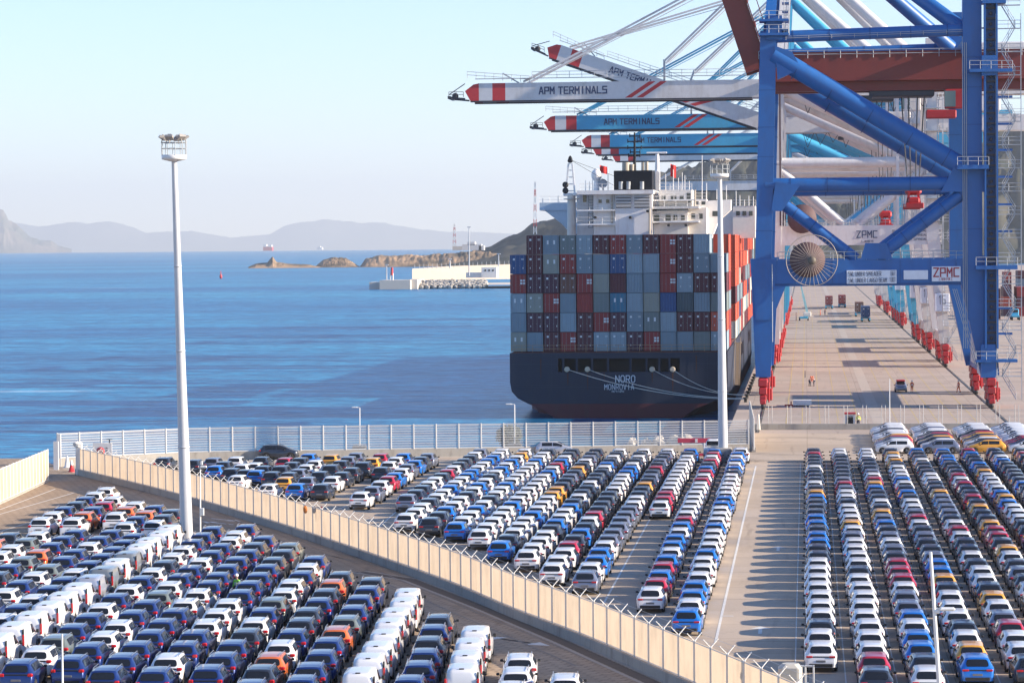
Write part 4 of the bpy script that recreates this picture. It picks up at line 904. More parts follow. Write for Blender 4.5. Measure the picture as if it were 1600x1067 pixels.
# ================================================================== SHIP-TO-SHORE CRANES
def cp(name,c,st=(.2,.1,.06),am=.3): return weathered(name,c,st,.45,am,.25,(1,1,.3))
blue=cp('crane_blue',(.012,.105,.34),(.03,.06,.15),.6); redg=cp('girder_red',(.20,.028,.022),(.10,.03,.03),.5); whitec=cp('crane_white',(.62,.60,.60),(.32,.26,.21),.6); teal=cp('crane_teal',(.06,.36,.56),(.08,.2,.26),.5)
bog=cp('bogie_red',(.40,.016,.022),(.10,.03,.03),.5); bandr=mat('band_red',(.50,.03,.035),.5); letter=mat('lettering_navy',(.03,.05,.12),.6); steel=mat('steel_grey',(.34,.36,.38),.5,.3); darkst=mat('dark_machinery',(.05,.05,.06),.6); signw=mat('sign_white',(.62,.66,.74),.5)
greyb=mat('walkway_grey',(.40,.42,.45),.5)
SEA_X,LAND_X=-5.9,24.6
def xz(px,py,Y): p=A(px,py,Y); return (p.x,p.z)
def crane(label,Yc,half,m,girder,zp,zt,zg,boom_deg=0,letters=True,apex=77,near=False,stay=(-26,-52),text_m=None,legtop=51,tipx=-62):
    root=thing('gantry_crane',label,'crane',((SEA_X+LAND_X)/2,Yc,0),0,'gantry cranes in a row along the quay'); Bd=lambda n_,mb,mm=m,par=root: mb.build(n_,mm,par)
    lx=lambda z: SEA_X+ (z-16)*.028 if z>16 else SEA_X
    sea_top=(lx(legtop),legtop); land=22.3
    for s in (-1,1):
        Y=Yc+s*half
        b=MB(); b.beam((lx(legtop),Y,legtop),(lx(zp-2),Y,zp-2),2.2,1.7,up=(0,1,0)); b.beam((lx(zp+2),Y,zp+2),(SEA_X,Y-s*.3,4.2),3.5 if near else 2.4,2.2,up=(0,1,0),w1=2.0,h1=1.7); Bd('leg',b)
        b=MB(); lw=2.5 if near else 1.9; b.beam((land,Y,legtop+5),(land,Y,zp-1),lw,2.2,up=(0,1,0)); b.beam((land,Y,zp+2),(LAND_X,Y,4.2),4.6 if near else 2.3,2.2,up=(0,1,0),w1=2.4 if near else 1.9,h1=1.7); Bd('leg',b)
        b=MB(); b.beam((SEA_X-1,Y,zp),(LAND_X-1,Y,zp),3.0 if near else 3.6,1.9,up=(0,1,0)); 
        # beam() takes width along d x up: rebuild as a box for a true section
        b=MB(); b.box(SEA_X-1.3,Y-.9,zp-1.75,LAND_X-.5,Y+.9,zp+1.75); Bd('portal_beam',b)
        b=MB(); rail(b,(SEA_X+2,Y-.8,zp+1.75),(LAND_X-3,Y-.8,zp+1.75),1.1,1.5,.035); Bd('railing',b,greyb)
        b=MB(); b.tube((lx(zt),Y,zt),(land,Y,zt),.95,.95,12); Bd('cross_tube',b)
        mx=(SEA_X+LAND_X)/2-1.6
        b=MB(); b.tube((lx(zt)+.5,Y,zt-1),(mx-1.0,Y,zp+1.9),.75,.75,12); Bd('diagonal_brace',b)
        b=MB(); b.tube((land,Y,zt-.4),(mx+1.6,Y,zp+1.9),.85,.85,12); Bd('diagonal_brace',b)
        b=MB(); b.tube((lx(legtop)+.6,Y,legtop-3.2),(land-.3,Y,zt+1.6),1.3,1.3,14); Bd('long_brace',b)
        b=MB(); b.tube((lx(legtop),Y,legtop-.8),(land,Y,legtop-.2),.8,.8,12); Bd('top_tube',b)
        for X in (SEA_X,LAND_X):
            b=MB(); yc=Y-s*1.0; b.bbox((X,yc,3.5),(1.3,7.5,1.1),.15); 
            for q in (-2.6,2.6): b.bbox((X,yc+q,2.4),(1.1,3.4,.9),.12); b.beam((X,yc+q*.55,3.2),(X,yc+q,2.4),.9)
            for q in (-3.5,-1.7,1.7,3.5): b.bbox((X,yc+q,1.45),(.9,1.5,.8),.1)
            for q in (-5.0,5.0): b.bbox((X,yc+q,1.0),(.8,.9,.6),.1)
            b.bbox((X+.9,yc-2,1.9),(.7,1.4,1.6),.1); b.tube((X+.8,yc-3.6,.9),(X+.8,yc-3.6,3.6),.12)
            bg=Bd('bogie',b,bog)
            for q in (-4.0,-3.0,-2.2,-1.2,1.2,2.2,3.0,4.0):
                w_=MB(); w_.lathe((X,yc+q,.52),[(.1,-.28),(.42,-.28),(.42,.28),(.1,.28)],12,0,'x'); w_.build('wheel',darkst,None); o=C.objects[-1]; o.parent=bg; o.location=-Vector(bg.parent.location)
    for X in (SEA_X,LAND_X):       # sill beams along the rail
        b=MB(); b.box(X-.7,Yc-half+1.0,4.2,X+.7,Yc+half-1.0,6.0); Bd('sill_beam',b)
    b=MB()
    for X in (lx(legtop-2),land): b.box(X-.7,Yc-half+1.1,legtop-2.5,X+.7,Yc+half-1.1,legtop-.9)
    Bd('top_beam',b)
    # girder with back reach
    hx=-6.5
    b=MB()
    for s in (-1,1): b.box(hx,Yc+s*3.2-.6,zg-1.6,46,Yc+s*3.2+.6,zg+1.6+(.9 if near else 0))
    if near:
        for s in (-1,1): b.box(hx,Yc+s*2.2-.5,zg-3.0,46,Yc+s*2.2+.5,zg-1.95); b.box(hx+.2,Yc+s*2.4-.2,zg-1.95,45.8,Yc+s*2.4+.2,zg-1.6)
    b.box(hx+.1,Yc-2.5,zg+.8,45.9,Yc+2.5,zg+1.2); g=Bd('girder',b,girder)
    b=MB(); rail(b,(hx,Yc-3.9,zg+1.6),(46,Yc-3.9,zg+1.6),1.1,2.2,.05); Bd('railing',b,greyb)
    # boom about its hinge
    a=R(boom_deg); ca,sa=math.cos(a),math.sin(a)
    def bp(u,z,y=0): return Vector((hx-.2-u*ca+z*sa*1.0,Yc+y,zg+u*sa+z*ca))
    L=abs(tipx-hx); bm=[]
    def bbm(name,u0,u1,z0,z1,ys,mm,par=root,hw=.6):
        b=MB()
        for yy in ys:
            vs=[bp(u,z,yy+q) for q in (-hw,hw) for u,z in ((u0,z0),(u1,z0),(u1,z1),(u0,z1))]
            b.add(vs,[(0,1,2,3),(7,6,5,4),(0,4,5,1),(1,5,6,2),(2,6,7,3),(3,7,4,0)])
        return b.build(name,mm,par)
    bo=bbm('boom',.2,L-7.5,-1.6,1.6,(-3.2,3.2),girder if near else m)
    if not near:
        
        for y_ in (-3.2,3.2): bbm('boom_band',L-7.5,L-5.1,-1.6,1.6,(y_,),bandr); bbm('boom_band',L-5.1,L-2.6,-1.6,1.6,(y_,),whitec)
        b=MB()
        for yy in (-3.2,3.2):
            vs=[bp(u,z,yy+q) for q in (-.6,.6) for u,z in ((L-2.6,-1.6),(L-1.0,-1.6),(L,.2),(L-1.6,1.4),(L-2.6,1.6))]
            b.add(vs,[(0,1,2,3,4),(9,8,7,6,5)]+[(i,(i+1)%5,(i+1)%5+5,i+5) for i in range(5)])
        b.build('boom_tip',bandr,root)
        b=MB(); b.beam(bp(L,-1.2,-3.4),bp(L+3.2,-.9,-3.4),.3); b.beam(bp(L,-1.2,3.4),bp(L+3.2,-.9,3.4),.3); b.beam(bp(L+3,-.9,-3.5),bp(L+3,-.9,3.5),.5); b.beam(bp(L,1.6,-3.4),bp(L+3.0,-.4,-3.4),.15)
        b.lathe(tuple(bp(L+2,-.6,-2)),[(.1,-.2),(.6,-.2),(.6,.2),(.1,.2)],10,0,'y'); rail(b,bp(L+.3,-.9,-3.7),bp(L+3,-.9,-3.7),1.0,1,.05); b.build('tip_platform',darkst,root)
        b=MB(); rail(b,bp(L-12,1.6,-3.9),bp(L-.5,2.6,-3.9),1.2,1.5,.05); rail(b,bp(2,2.4,-3.9),bp(L-12.5,2.4,-3.9),1.2,2.2,.05); b.beam(bp(2,2.4,-3.9),bp(L-2,2.4,-3.9),.7,.12)
        b.beam(bp(L-10,1.6,-3.6),bp(L-7,3.4,-3.6),.25); b.beam(bp(1,1.6,-3.6),bp(1,4.5,-3.6),.5); b.beam(bp(stay[0]*-1-7,1.6,-3.2),bp(stay[0]*-1-7,5.5,-3.2),.4); Bd('boom_walkway',b,greyb)
        b=MB(); b.beam(bp(3,-1.75,-3.5),bp(L-1,-1.75,-3.5),.5,.25); b.beam(bp(3,-1.75,3.5),bp(L-1,-1.75,3.5),.5,.25); Bd('trolley_rail',b,darkst)
        if letters:
            u=L-20; c=bp(u,.1,-3.86); text_obj('lettering','APM TERMINALS',1.2,text_m or letter,root,c-root.location,(math.pi/2,0 if not boom_deg else a,0),width=12.4,wt=1.25)
            b=MB()
            for du in (0,1.6):
                u=L-34-du*1.3
                vs=[bp(u+.0,1.5,-3.83),bp(u-1.2,1.5,-3.83),bp(u+3.2,-1.4,-3.83),bp(u+4.4,-1.4,-3.83)]; vs+=[v+Vector((0,.03,0)) for v in vs]
                b.add(vs,[(0,1,2,3)]+[(i,(i+1)%4,(i+1)%4+4,i+4) for i in range(4)])
            b.build('logo_stripe',bandr,root)
    else:
        b=MB(); 
        for i in range(14): u=3+i*3.6; b.beam(bp(u,1.7,-3.2),bp(u,1.7,3.2),.35); b.beam(bp(u,1.7,-4.1),bp(u,3.0,-4.1),.12)
        b.beam(bp(2,3.0,-4.1),bp(L-8,3.0,-4.1),.12); b.beam(bp(2,1.7,-4.0),bp(L-8,1.7,-4.0),.8,.15); Bd('boom_walkway',b,redg)
    # A-frame, stays
    ax=-3.2
    b=MB()
    for s in (-1,1): b.beam((lx(legtop),Yc+s*(half-.5),legtop-.5),(ax,Yc+s*4.0,apex),1.5,1.2,up=(0,1,0),w1=1.0,h1=1.0)
    b.box(ax-.8,Yc-4.4,apex-.6,ax+.8,Yc+4.4,apex+.6); Bd('apex_frame',b)
    for s in (-1,1):
        b=MB(); b.tube((land-1,Yc+s*(half-1.2),legtop-.2),(ax+.5,Yc+s*4.0,apex-.3),1.05,.9,12); Bd('back_stay',b)
        if not near or boom_deg<60:
            for xx in stay:
                t=bp(-xx-7,1.8 if xx!=stay[0] else 5.2,s*3.2); b=MB(); b.beam((ax,Yc+s*3.6,apex),t,.5,.35); b.tube((ax,Yc+s*3.6,apex-1),t+Vector((.6,0,.1)),.07,.07,5); Bd('fore_stay',b)
    # machinery house, stairs, cab, hoist ropes and spreader
    b=MB(); 
    if not near: b.bbox((33,Yc,zg+5.0),(13,9,5.4),.2); Bd('machinery_house',b,whitec)
    tx=14.5 if near else random.choice([11.5,12.5,13.0,9.5])
    tz=zg-(3.4 if near else 2.2)
    b=MB(); b.bbox((tx-1,Yc,tz),(9,5.4,.9),.15); b.bbox((tx-5.8,Yc-2,tz-.6),(1.2,1.2,.7),.1)
    for q in (-3,0,3): b.lathe((tx-1+q,Yc-2.2,tz+.8),[(.1,-.3),(.6,-.3),(.6,.3),(.1,.3)],12,0,'y')
    Bd('trolley',b,darkst)
    b=MB(); cx=tx+6.6; b.bbox((cx,Yc-2.6,tz-.9),(3.4,2.2,2.7),.12); b.bbox((cx-2.2,Yc-2.6,tz-3.0),(4.2,2.2,1.2),.15); cab=Bd('operator_cab',b,bog if near else whitec)
    b=MB(); b.box(cx-1.75,Yc-3.74,tz-2.0,cx-.2,Yc-3.66,tz+.2); b.build('cab_window',mat('cab_glass',(.12,.17,.18),.15,var=0),cab); 
    for o in cab.children: o.location=(0,0,0)
    sz=zt-.6 if near else zp+ (3.8 if boom_deg==0 and Yc<600 else 1.0)
    hx2=tx+ (0.6 if near else 2.0)
    b=MB()
    for sx in (-1.0,-.4,.4,1.0):
        for sy in (-1.2,1.2): b.tube((hx2+sx*1.6,Yc+sy,tz-.3),(hx2+sx*.8,Yc+sy,sz+.9),.045,.045,4,caps=False)
    Bd('hoist_rope',b,darkst)
    sp=MB(); sp.bbox((hx2,Yc,sz),(2.3,2.2,1.3),.35); sp.bbox((hx2,Yc,sz-1.4),(1.6,5,.9),.2); sp.bbox((hx2,Yc,sz-2.1),(2.4,12,.5),.1)
    for s in (-1,1): sp.bbox((hx2,Yc+s*6,sz-2.2),(2.5,.5,.8),.1); sp.beam((hx2+s*.6,Yc-1,sz-.3),(hx2+s*.9,Yc-1,sz-1.9),.35); 
    Bd('spreader',sp,bog)
    if not near:
        yl=Yc-half-1.2
        b=MB(); b.bbox((LAND_X-.6,yl-.5,11.5),(2.6,.8,3.2),.1); Bd('switch_cabinet',b,signw)
        text_obj('crane_number',str(11+int(Yc/97)),1.5,letter,root,(LAND_X-.6-root.location.x,yl-.94-Yc,12.0),width=1.1)
        b=MB()
        for q in (-1.2,-.9,1.2): b.tube((land+q,yl-.1,zp+2),(land+q,yl-.1,legtop+3),.09,.09,4)
        for z in range(int(zp)+3,int(legtop),4): b.box(land-1.6,yl-.9,z,land+1.6,yl+.2,z+.12); 
        Bd('conduit',b,greyb)
        b=MB()
        for q in range(9):          # festoon cables and hangers below the girder
            x_=land-2-q*2.6; b.tube((x_,Yc-2.0,zg-1.7),(x_+.9,Yc-2.0,zg-3.6-(q%3)*.5),.06,.06,4,caps=False); b.tube((x_+.9,Yc-2.0,zg-3.6-(q%3)*.5),(x_+2.2,Yc-2.0,zg-1.7),.06,.06,4,caps=False)
        Bd('festoon_cable',b,darkst)
        b=MB(); x0_=land-3.6
        for i in range(int((legtop-zp)/2.4)):
            z=zp+2+i*2.4; d=1 if i%2 else -1; b.beam((x0_-d*.8,yl-.4,z),(x0_+d*.8,yl-.4,z+2.4),.14); b.beam((x0_-.9,yl-.4,z),(x0_+.9,yl-.4,z),.1)
        for q in (-.9,.9): b.beam((x0_+q,yl-.4,zp+1.8),(x0_+q,yl-.4,legtop),.12)
        Bd('ladder_tower',b,greyb)
        b=MB()
        for q in (-4.5,-6.0): b.box(land+q-.25,yl+.2,zp+1.8,land+q+.25,yl+.7,legtop-2)
        Bd('pipe_run',b,m)
        b=MB(); b.box(SEA_X+1.2,yl-.3,zp+1.8,SEA_X+1.5,yl,legtop); b.lathe((SEA_X+5.2,yl-.8,zp+3.0),[(.1,-.2),(2.6,-.2),(2.6,.2),(.1,.2)],26,0,'y'); Bd('cable_reel',b,mat('reel_cable',(.10,.055,.06),.7,var=.3,scale=3))
    b=MB(); yy=Yc-half-1.6; xl=LAND_X+2.4 if near else LAND_X+1.2
    n=int((legtop+4)/3.1)
    for i in range(n):
        z=1.2+i*3.1; d=1 if i%2 else -1; x0,x1=xl-d*.9,xl+d*.9
        for q in (-.35,.35): b.beam((x0,yy+q,z),(x1,yy+q,z+3.1),.09)
        for k_ in range(8): t=k_/8; b.beam((x0+(x1-x0)*t,yy-.35,z+3.1*t),(x0+(x1-x0)*t,yy+.35,z+3.1*t),.12)
        b.box(xl-1.6,yy-.5,z+3.0,xl+1.6,yy+.5,z+3.08); rail(b,(xl-1.6,yy-.5,z+3.1),(xl+1.6,yy-.5,z+3.1),1.0,1.6,.04)
        rail(b,(x0,yy-.4,z),(x1,yy-.4,z+3.1),1.0,1.6,.035)
    b.box(xl-1.7,yy-.6,1.1,xl-1.6,yy-.5,n*3.1); b.box(xl+1.6,yy-.6,1.1,xl+1.7,yy-.5,n*3.1)
    b.box(land+1.2,yy+.4,z,xl-1.6,yy+.9,z+.2)
    Bd('stair_tower',b,greyb)
    return root
BY,BH=407,18.5
bc=crane('nearest crane, bright blue with a dark red girder, its boom raised',BY,BH,blue,redg,18.25,30.2,46.6,boom_deg=72,near=True,apex=71,tipx=-60)
YF=BY-BH
loc=lambda px,py,d: A(px,py,YF-d)-bc.location
def onbeam(name,mb,m): return mb.build(name,m,bc)
# lift shaft column beside the landside leg, platforms
b=MB(); a,c=A(1537,0,YF-1.5),A(1558,0,YF-1.5); b.box(a.x,YF-2.6,8.0,a.x+.22,YF-1.0,60); b.box(c.x-.22,YF-2.6,8.0,c.x,YF-1.0,60); b.box(a.x,YF-1.3,8,c.x,YF-1.2,60); onbeam('lift_shaft',b,blue)
b=MB()
for i in range(36): z=8.6+i*1.4; b.box(a.x+.3,YF-1.9,z,c.x-.3,YF-1.32,z+.25); b.lathe(((a.x+c.x)/2,YF-1.7,z+.8),[(.05,-.2),(.25,-.2),(.25,.1),(.05,.1)],8,0,'y')
onbeam('lift_rack',b,darkst)
for q in [(1534,87,1558,118,YF-2.7,2),(1515,108,1582,112,YF-3.2,3),(1496,258,1545,264,YF-3.0,3),(1525,415,1590,421,YF-2.8,3),(1533,538,1556,590,YF-2.4,2.2),(1525,562,1590,566,YF-2.8,3),(1535,0,1572,5,YF-2.8,3)]+[(1557,py,1582,py+3,YF-2.0,1.6) for py in (150,192,233,275,318,360,480,520)]:
    b=MB(); b.pbox(*q); onbeam('platform',b,blue)
for x0,x1,py in ((1515,1582,108),(1496,1545,258),(1525,1590,415),(1525,1590,562)): b=MB(); rail(b,A(x0,py,YF-3.1),A(x1,py,YF-3.1),1.1,1.3,.035); onbeam('railing',b,greyb)
b=MB(); rail(b,A(1228,63,YF-.8),A(1515,52,YF-.8),.5,3,.03)
onbeam('railing',b,greyb)
b=MB(); b.pbox(1197,25,1222,62,YF-1.4,3.2); b.pbox(1186,30,1232,33,YF-2.4,4);b.pbox(1186,52,1232,55,YF-2.4,4); 
for py in (4,17,31,46): b.pbox(1222,py,1233,py+1.5,YF-2,3)
onbeam('leg_head',b,blue)
b=MB(); rail(b,A(1186,30,YF-2.3),A(1232,30,YF-2.3),1.1,1,.04); rail(b,A(1186,52,YF-2.3),A(1232,52,YF-2.3),1.1,1,.04)
for px in (1225,1233): b.tube(A(px,55,YF-2.2),A(px,-10,YF-2.2),.05)
for k in range(22): b.beam(A(1225,55-k*3,YF-2.2),A(1233,55-k*3,YF-2.2),.05)
onbeam('ladder',b,greyb)
# weld collars on the braces and plate seams on the leg
b=MB()
for s in (-1,1):
    Y=BY+s*BH
    for p0,p1,r_ in (((-4.4,47.5),(22.0,31.8),1.32),((-5.4,30.2),(22.3,30.2),.97),((-4.9,50.2),(22.3,50.8),.82),((-5.0,29.2),(6.8,20.1),.77),((22.3,29.8),(9.3,20.1),.87)):
        P0=Vector((p0[0],Y,p0[1]));P1=Vector((p1[0],Y,p1[1]))
        for f in (.12,.3,.5,.7,.88): q=P0.lerp(P1,f); d=(P1-P0).normalized()*.06; b.tube(q-d,q+d,r_+.015,r_+.015,14)
    for z in (24,34,38,43): b.box(SEA_X-1.0+(z-16)*.028-.15,Y-.865,z,SEA_X+1.15+(z-16)*.028,Y+.865,z+.08)
    for z in (24,34,38,43,47): b.box(22.3-1.27,Y-1.12,z,22.3+1.27,Y+1.12,z+.08)
onbeam('weld_seam',b,mat('weld_blue_dark',(.008,.06,.20),.6))
b=MB()
for px in (1242,1300,1406,1453): b.pbox(px,404,px+.8,446,YF-.925,.03)
b.pbox(1190,443.5,1525,444.5,YF-.93,.03); onbeam('plate_seam',b,mat('weld_blue_dark',(.008,.06,.20),.6))
b=MB()
for i in range(7): z=9+i*1.5; b.tube((SEA_X+1.3,YF-1.3,z),(SEA_X+1.3,YF-1.3,z+1.5),.05,.05,4)
for q in (0,.25,.5): b.tube((21.0+q,YF-1.25,8),(21.0+q,YF-1.25,49),.05,.05,4); b.tube((19.6+q,YF-1.2,16),(22.6+q,YF-1.2,5.5),.045,.045,4)
onbeam('conduit',b,greyb)
# gussets
for pts in (((1212,285),(1250,290),(1222,330),(1205,330)),((1210,72),(1238,82),(1252,108),(1215,125)),((1490,262),(1540,262),(1540,300),(1470,300)),((1345,405),(1395,405),(1385,380),(1352,380)),((1200,405),(1200,447),(1228,447),(1206,500),(1180,500),(1175,405)),((1508,440),(1560,430),(1560,500),(1512,500))):
    P=[xz(x,y,YF-.7) for x,y in pts]; P=P if sum((P[i][0]*P[(i+1)%len(P)][1]-P[(i+1)%len(P)][0]*P[i][1]) for i in range(len(P)))>0 else P[::-1]
    b=MB(); b.prism(P,YF-1.05,YF+.2); onbeam('gusset',b,blue)
# grey power cabinets at the foot of the landside legs
for q in ((YF+4,4.0,YF+14,8.5),(YF+18,5,YF+30,9)): b=MB(); b.box(LAND_X-.9,q[0],q[1],LAND_X-.75,q[2],q[3]); onbeam('service_panel',b,whitec)
# cable reel
cx,cz=xz(1268.5,407,YF-1.6); b=MB(); b.lathe((cx-.6,YF-1.3,cz+.1),[(.1,-.25),(2.4,-.25),(2.4,.2),(.1,.2)],36,0,'y'); reel=onbeam('cable_reel',b,mat('reel_cable',(.10,.055,.06),.7,var=.3,scale=3))
b=MB()
for i in range(34):
    t=2*math.pi*i/34; b.tube((cx,YF-2.1,cz),(cx+3.45*math.cos(t),YF-1.95,cz+3.45*math.sin(t)),.024,.024,4,caps=False)
    t2=2*math.pi*(i+1)/34; b.tube((cx+3.45*math.cos(t),YF-1.95,cz+3.45*math.sin(t)),(cx+3.45*math.cos(t2),YF-1.95,cz+3.45*math.sin(t2)),.05,.05,4,caps=False)
b.build('reel_spokes',mat('reel_spoke',(.40,.34,.28),.5),reel); b=MB(); b.lathe((cx,YF-2.15,cz),[(.1,-.1),(.55,-.06),(.55,.06),(.1,.1)],16,0,'y'); b.build('reel_hub',mat('reel_hub',(.12,.10,.08),.6),reel)
for o in reel.children: o.location=-Vector(bc.location)+Vector((0,0,0)); o.location=(0,0,0)
# signs
def sign(x0,y0,x1,y1,name='sign'):
    b=MB(); b.pbox(x0,y0,x1,y1,YF-1.2,.3); return b.build(name,signw,bc)
sg=sign(1323,422.5,1401,443); p=lambda x,y: A(x,y,YF-1.23)-bc.location
sg_m=letter
text_obj('lettering','SWL UNDER SPREADER',.58,sg_m,sg,p(1326,428),width=4.35,align='L'); text_obj('lettering','66T',.58,sg_m,sg,p(1392,427),width=.62,align='L')
text_obj('lettering','SWL UNDER CARGO BEAM',.58,sg_m,sg,p(1326,438),width=5.1,align='L'); text_obj('lettering','100T',.58,sg_m,sg,p(1390,437),width=.8,align='L')
sign(1412,422.5,1450,436.5,'blank_panel'); sg2=sign(1456,416.5,1501,439.5)
zr=mat('lettering_dark_red',(.30,.03,.05),.6)
text_obj('lettering','ZPMC',1.12,zr,sg2,p(1478.5,425.5),width=3.3,wt=1.15)
text_obj('lettering','上海振华重工',.42,zr,sg2,p(1477.5,436),width=1.9)

WC='white crane'
def wsign(root,Yc,half,x0,zp):
    yy=Yc-half-.95; r=root.location
    text_obj('lettering','ZPMC',1.15,letter,root,(x0-r.x,yy-r.y,zp+.35-r.z),width=3.6)
    text_obj('lettering','上海振华',.45,letter,root,(x0-r.x,yy-r.y,zp-.9-r.z),width=2.4)
    for k in range(3): text_obj('lettering','SWL UNDER SPREADER   65T',.34,letter,root,(x0+9-r.x,yy-r.y,zp+.9-k*.75-r.z),width=9)
c1=crane('second crane from the front, white, with the lowest big lettered boom reaching farthest left',527,13,whitec,whitec,23.6,36.6,50.6,apex=77,legtop=53.5,tipx=-62.3)
wsign(c1,527,13,10.8,23.4)
crane('white crane whose boom is tilted up behind the longest white boom',593,13,whitec,whitec,23.6,36.6,46.5,boom_deg=19.5,apex=76,legtop=53.5,tipx=-55.8)
crane('teal blue crane nearest to the camera, lettered boom held level',650,13,teal,teal,23.6,36.6,50.0,apex=77,legtop=53.5,tipx=-59)
crane('teal blue crane behind the first teal one, lettered boom just above the ship mast',757,13,teal,teal,23.6,36.6,49.6,apex=77,legtop=53.5,tipx=-58.8)
crane('third teal blue crane, its red and white boom end just below the second teal boom',806,13,teal,teal,23.6,36.6,49.2,apex=77,legtop=53.5,tipx=-59.6,letters=False)
crane('far white crane with red banded boom end behind the ship mast',893,13,whitec,whitec,23.6,36.6,49.8,apex=77,legtop=53.5,tipx=-60,letters=False)
crane('farthest white crane, its boom hidden behind the ship funnel',985,13,whitec,whitec,23.6,36.6,42.0,apex=70,legtop=46,tipx=-60,letters=False)
# ================================================================== LIGHT MASTS AND POLES
mast_m=weathered('mast_galvanised',(.50,.51,.53),(.30,.29,.28),.4,.5,.5); whitep=mat('pole_white',(.68,.68,.67),.4)
def high_mast(label,px,py,topx,topy,r0,r1,head,group='tall floodlight masts',plinth=False):
    b0=G(px,py); Y=b0.y; t=A(topx,topy,Y); root=thing('light_mast',label,'light mast',tuple(b0),0,group)
    b=MB(); n=14; 
    b.tube(b0,b0.lerp(t,.5),r0,(r0+r1)/2,12); b.tube(b0.lerp(t,.5),t,(r0+r1)/2,r1,12); b.build('pole',mast_m,root)
    for f in (.25,.5,.72): p=b0.lerp(t,f); q=MB(); rr=r0*(1-f)+r1*f; q.lathe(tuple(p),[(rr+.01,-.06),(rr+.03,-.06),(rr+.03,.06),(rr+.01,.06)],12); q.build('joint_band',mast_m,root)
    if plinth: b=MB(); b.bbox(b0+Vector((0,0,.75)),(1.7,1.7,1.5),.08); b.build('plinth',conc_m,root)
    else: b=MB(); b.bbox(b0+Vector((-.75,-.3,.9)),(.55,.4,1.3),.05); b.build('control_cabinet',mat('cabinet_grey',(.35,.37,.38),.5),root)
    h=head; b=MB(); b.lathe(tuple(t),[(h*.25,-.28),(h*.96,-.12),(h,-.08),(h,.22),(h*.95,.22),(h*.2,.1)],18); b.build('head_platform',whitep,root)
    b=MB(); 
    for i in range(10):
        a=2*math.pi*i/10; p=t+Vector((h*math.cos(a),h*math.sin(a),.2)); b.tube(p,p+Vector((0,0,.95)),.03,.03,4)
        a2=2*math.pi*(i+1)/10; q=t+Vector((h*math.cos(a2),h*math.sin(a2),.2))
        for k in (.5,.95): b.tube(p+Vector((0,0,k)),q+Vector((0,0,k)),.03,.03,4)
    b.build('head_rail',steel,root)
    for i in range(6):
        a=2*math.pi*(i+.35)/6; d=Vector((math.cos(a),math.sin(a),0)); c=t+d*(h-.05)+Vector((0,0,1.5)); nrm=(d*.55-Vector((0,0,.8))).normalized()
        b=MB(); b.beam(c-nrm*.1,c+nrm*.08,.62,.5); b.beam(c-nrm*.26,c-nrm*.1,.3,.26); b.tube(c-nrm*.1,t+d*h+Vector((0,0,1.1)),.04)
        b.build('floodlight',mat('lamp_housing',(.30,.28,.26),.5),root)
    return root
high_mast('tallest light mast, standing among the cars of the lower left lot',292,848,272,247,.50,.2,.95)
high_mast('tall light mast on a concrete plinth in front of the ship stern',1130,722,1124.5,275,.52,.22,.95,plinth=True)
def pole(name,label,px,py,topy,r,m,arm=None,box=None,cat='pole',topx=None,group=None,base=False):
    b0=G(px,py); t=A(topx or px,topy,b0.y); root=thing(name,label,cat,tuple(b0),0,group); b=MB(); b.tube(b0,t,r,r*.6,8); b.build('post',m,root)
    if arm: q=MB(); e=t+Vector((arm,0,.05)); q.tube(t,e,.04); q.bbox(e+Vector((math.copysign(.25,arm),0,0)),(.6,.25,.12),.04); q.build('lamp_head',whitep,root)
    if base: q=MB(); q.bbox(b0+Vector((0,0,.6)),(1.6,1.0,1.2),.08,taper=.9); q.build('concrete_base',conc_m,root)
    return root,b0,t
pole('lamp_post','slim white lamp post on a concrete block, left one of two on the shore wall',562,713,637,.09,whitep,arm=-.3,base=True,cat='lamp post',group='lamp posts on the shore wall')
pole('lamp_post','slim white lamp post on a concrete block just left of the ship stern',804,710,632,.09,whitep,arm=-.4,base=True,cat='lamp post',group='lamp posts on the shore wall')
r_,b0,t=pole('camera_pole','thin pole with grey box and camera between tallest mast and panel fence',313,838,730,.07,whitep)
q=MB(); q.bbox(b0.lerp(t,.36)+Vector((.15,-.1,0)),(.32,.25,.6),.03); q.build('junction_box',mat('box_grey',(.5,.52,.53),.5),r_)
q=MB(); q.bbox(t+Vector((.25,0,.05)),(.5,.2,.18),.04); q.bbox(t+Vector((.1,0,.35)),(.18,.18,.3),.03); q.build('camera',whitep,r_)
pole('flag_pole','short white pole rising from the bottom edge among the white vans',98,1112,990,.07,whitep,topx=97)
r_,b0,t=pole('lamp_post','slender white lamp post leaning among the right-hand car columns',1471,1125,862,.12,whitep,topx=1454,cat='lamp post')
p=b0.lerp(t,.66); q=MB(); q.tube(p,p+Vector((.25,0,.05)),.03); q.bbox(p+Vector((.6,0,.02)),(.75,.35,.16),.07); q.bbox(p+Vector((.1,.0,-.1)),(.3,.2,.2),.05); q.build('lamp_head',whitep,r_)
pole('quay_pole','thin white pole at the quay gate in front of the pickup',1390,672,592,.07,whitep)
pole('corner_pole','pale pole at the right edge of the quay gate',1577,668,650,.08,greyb)

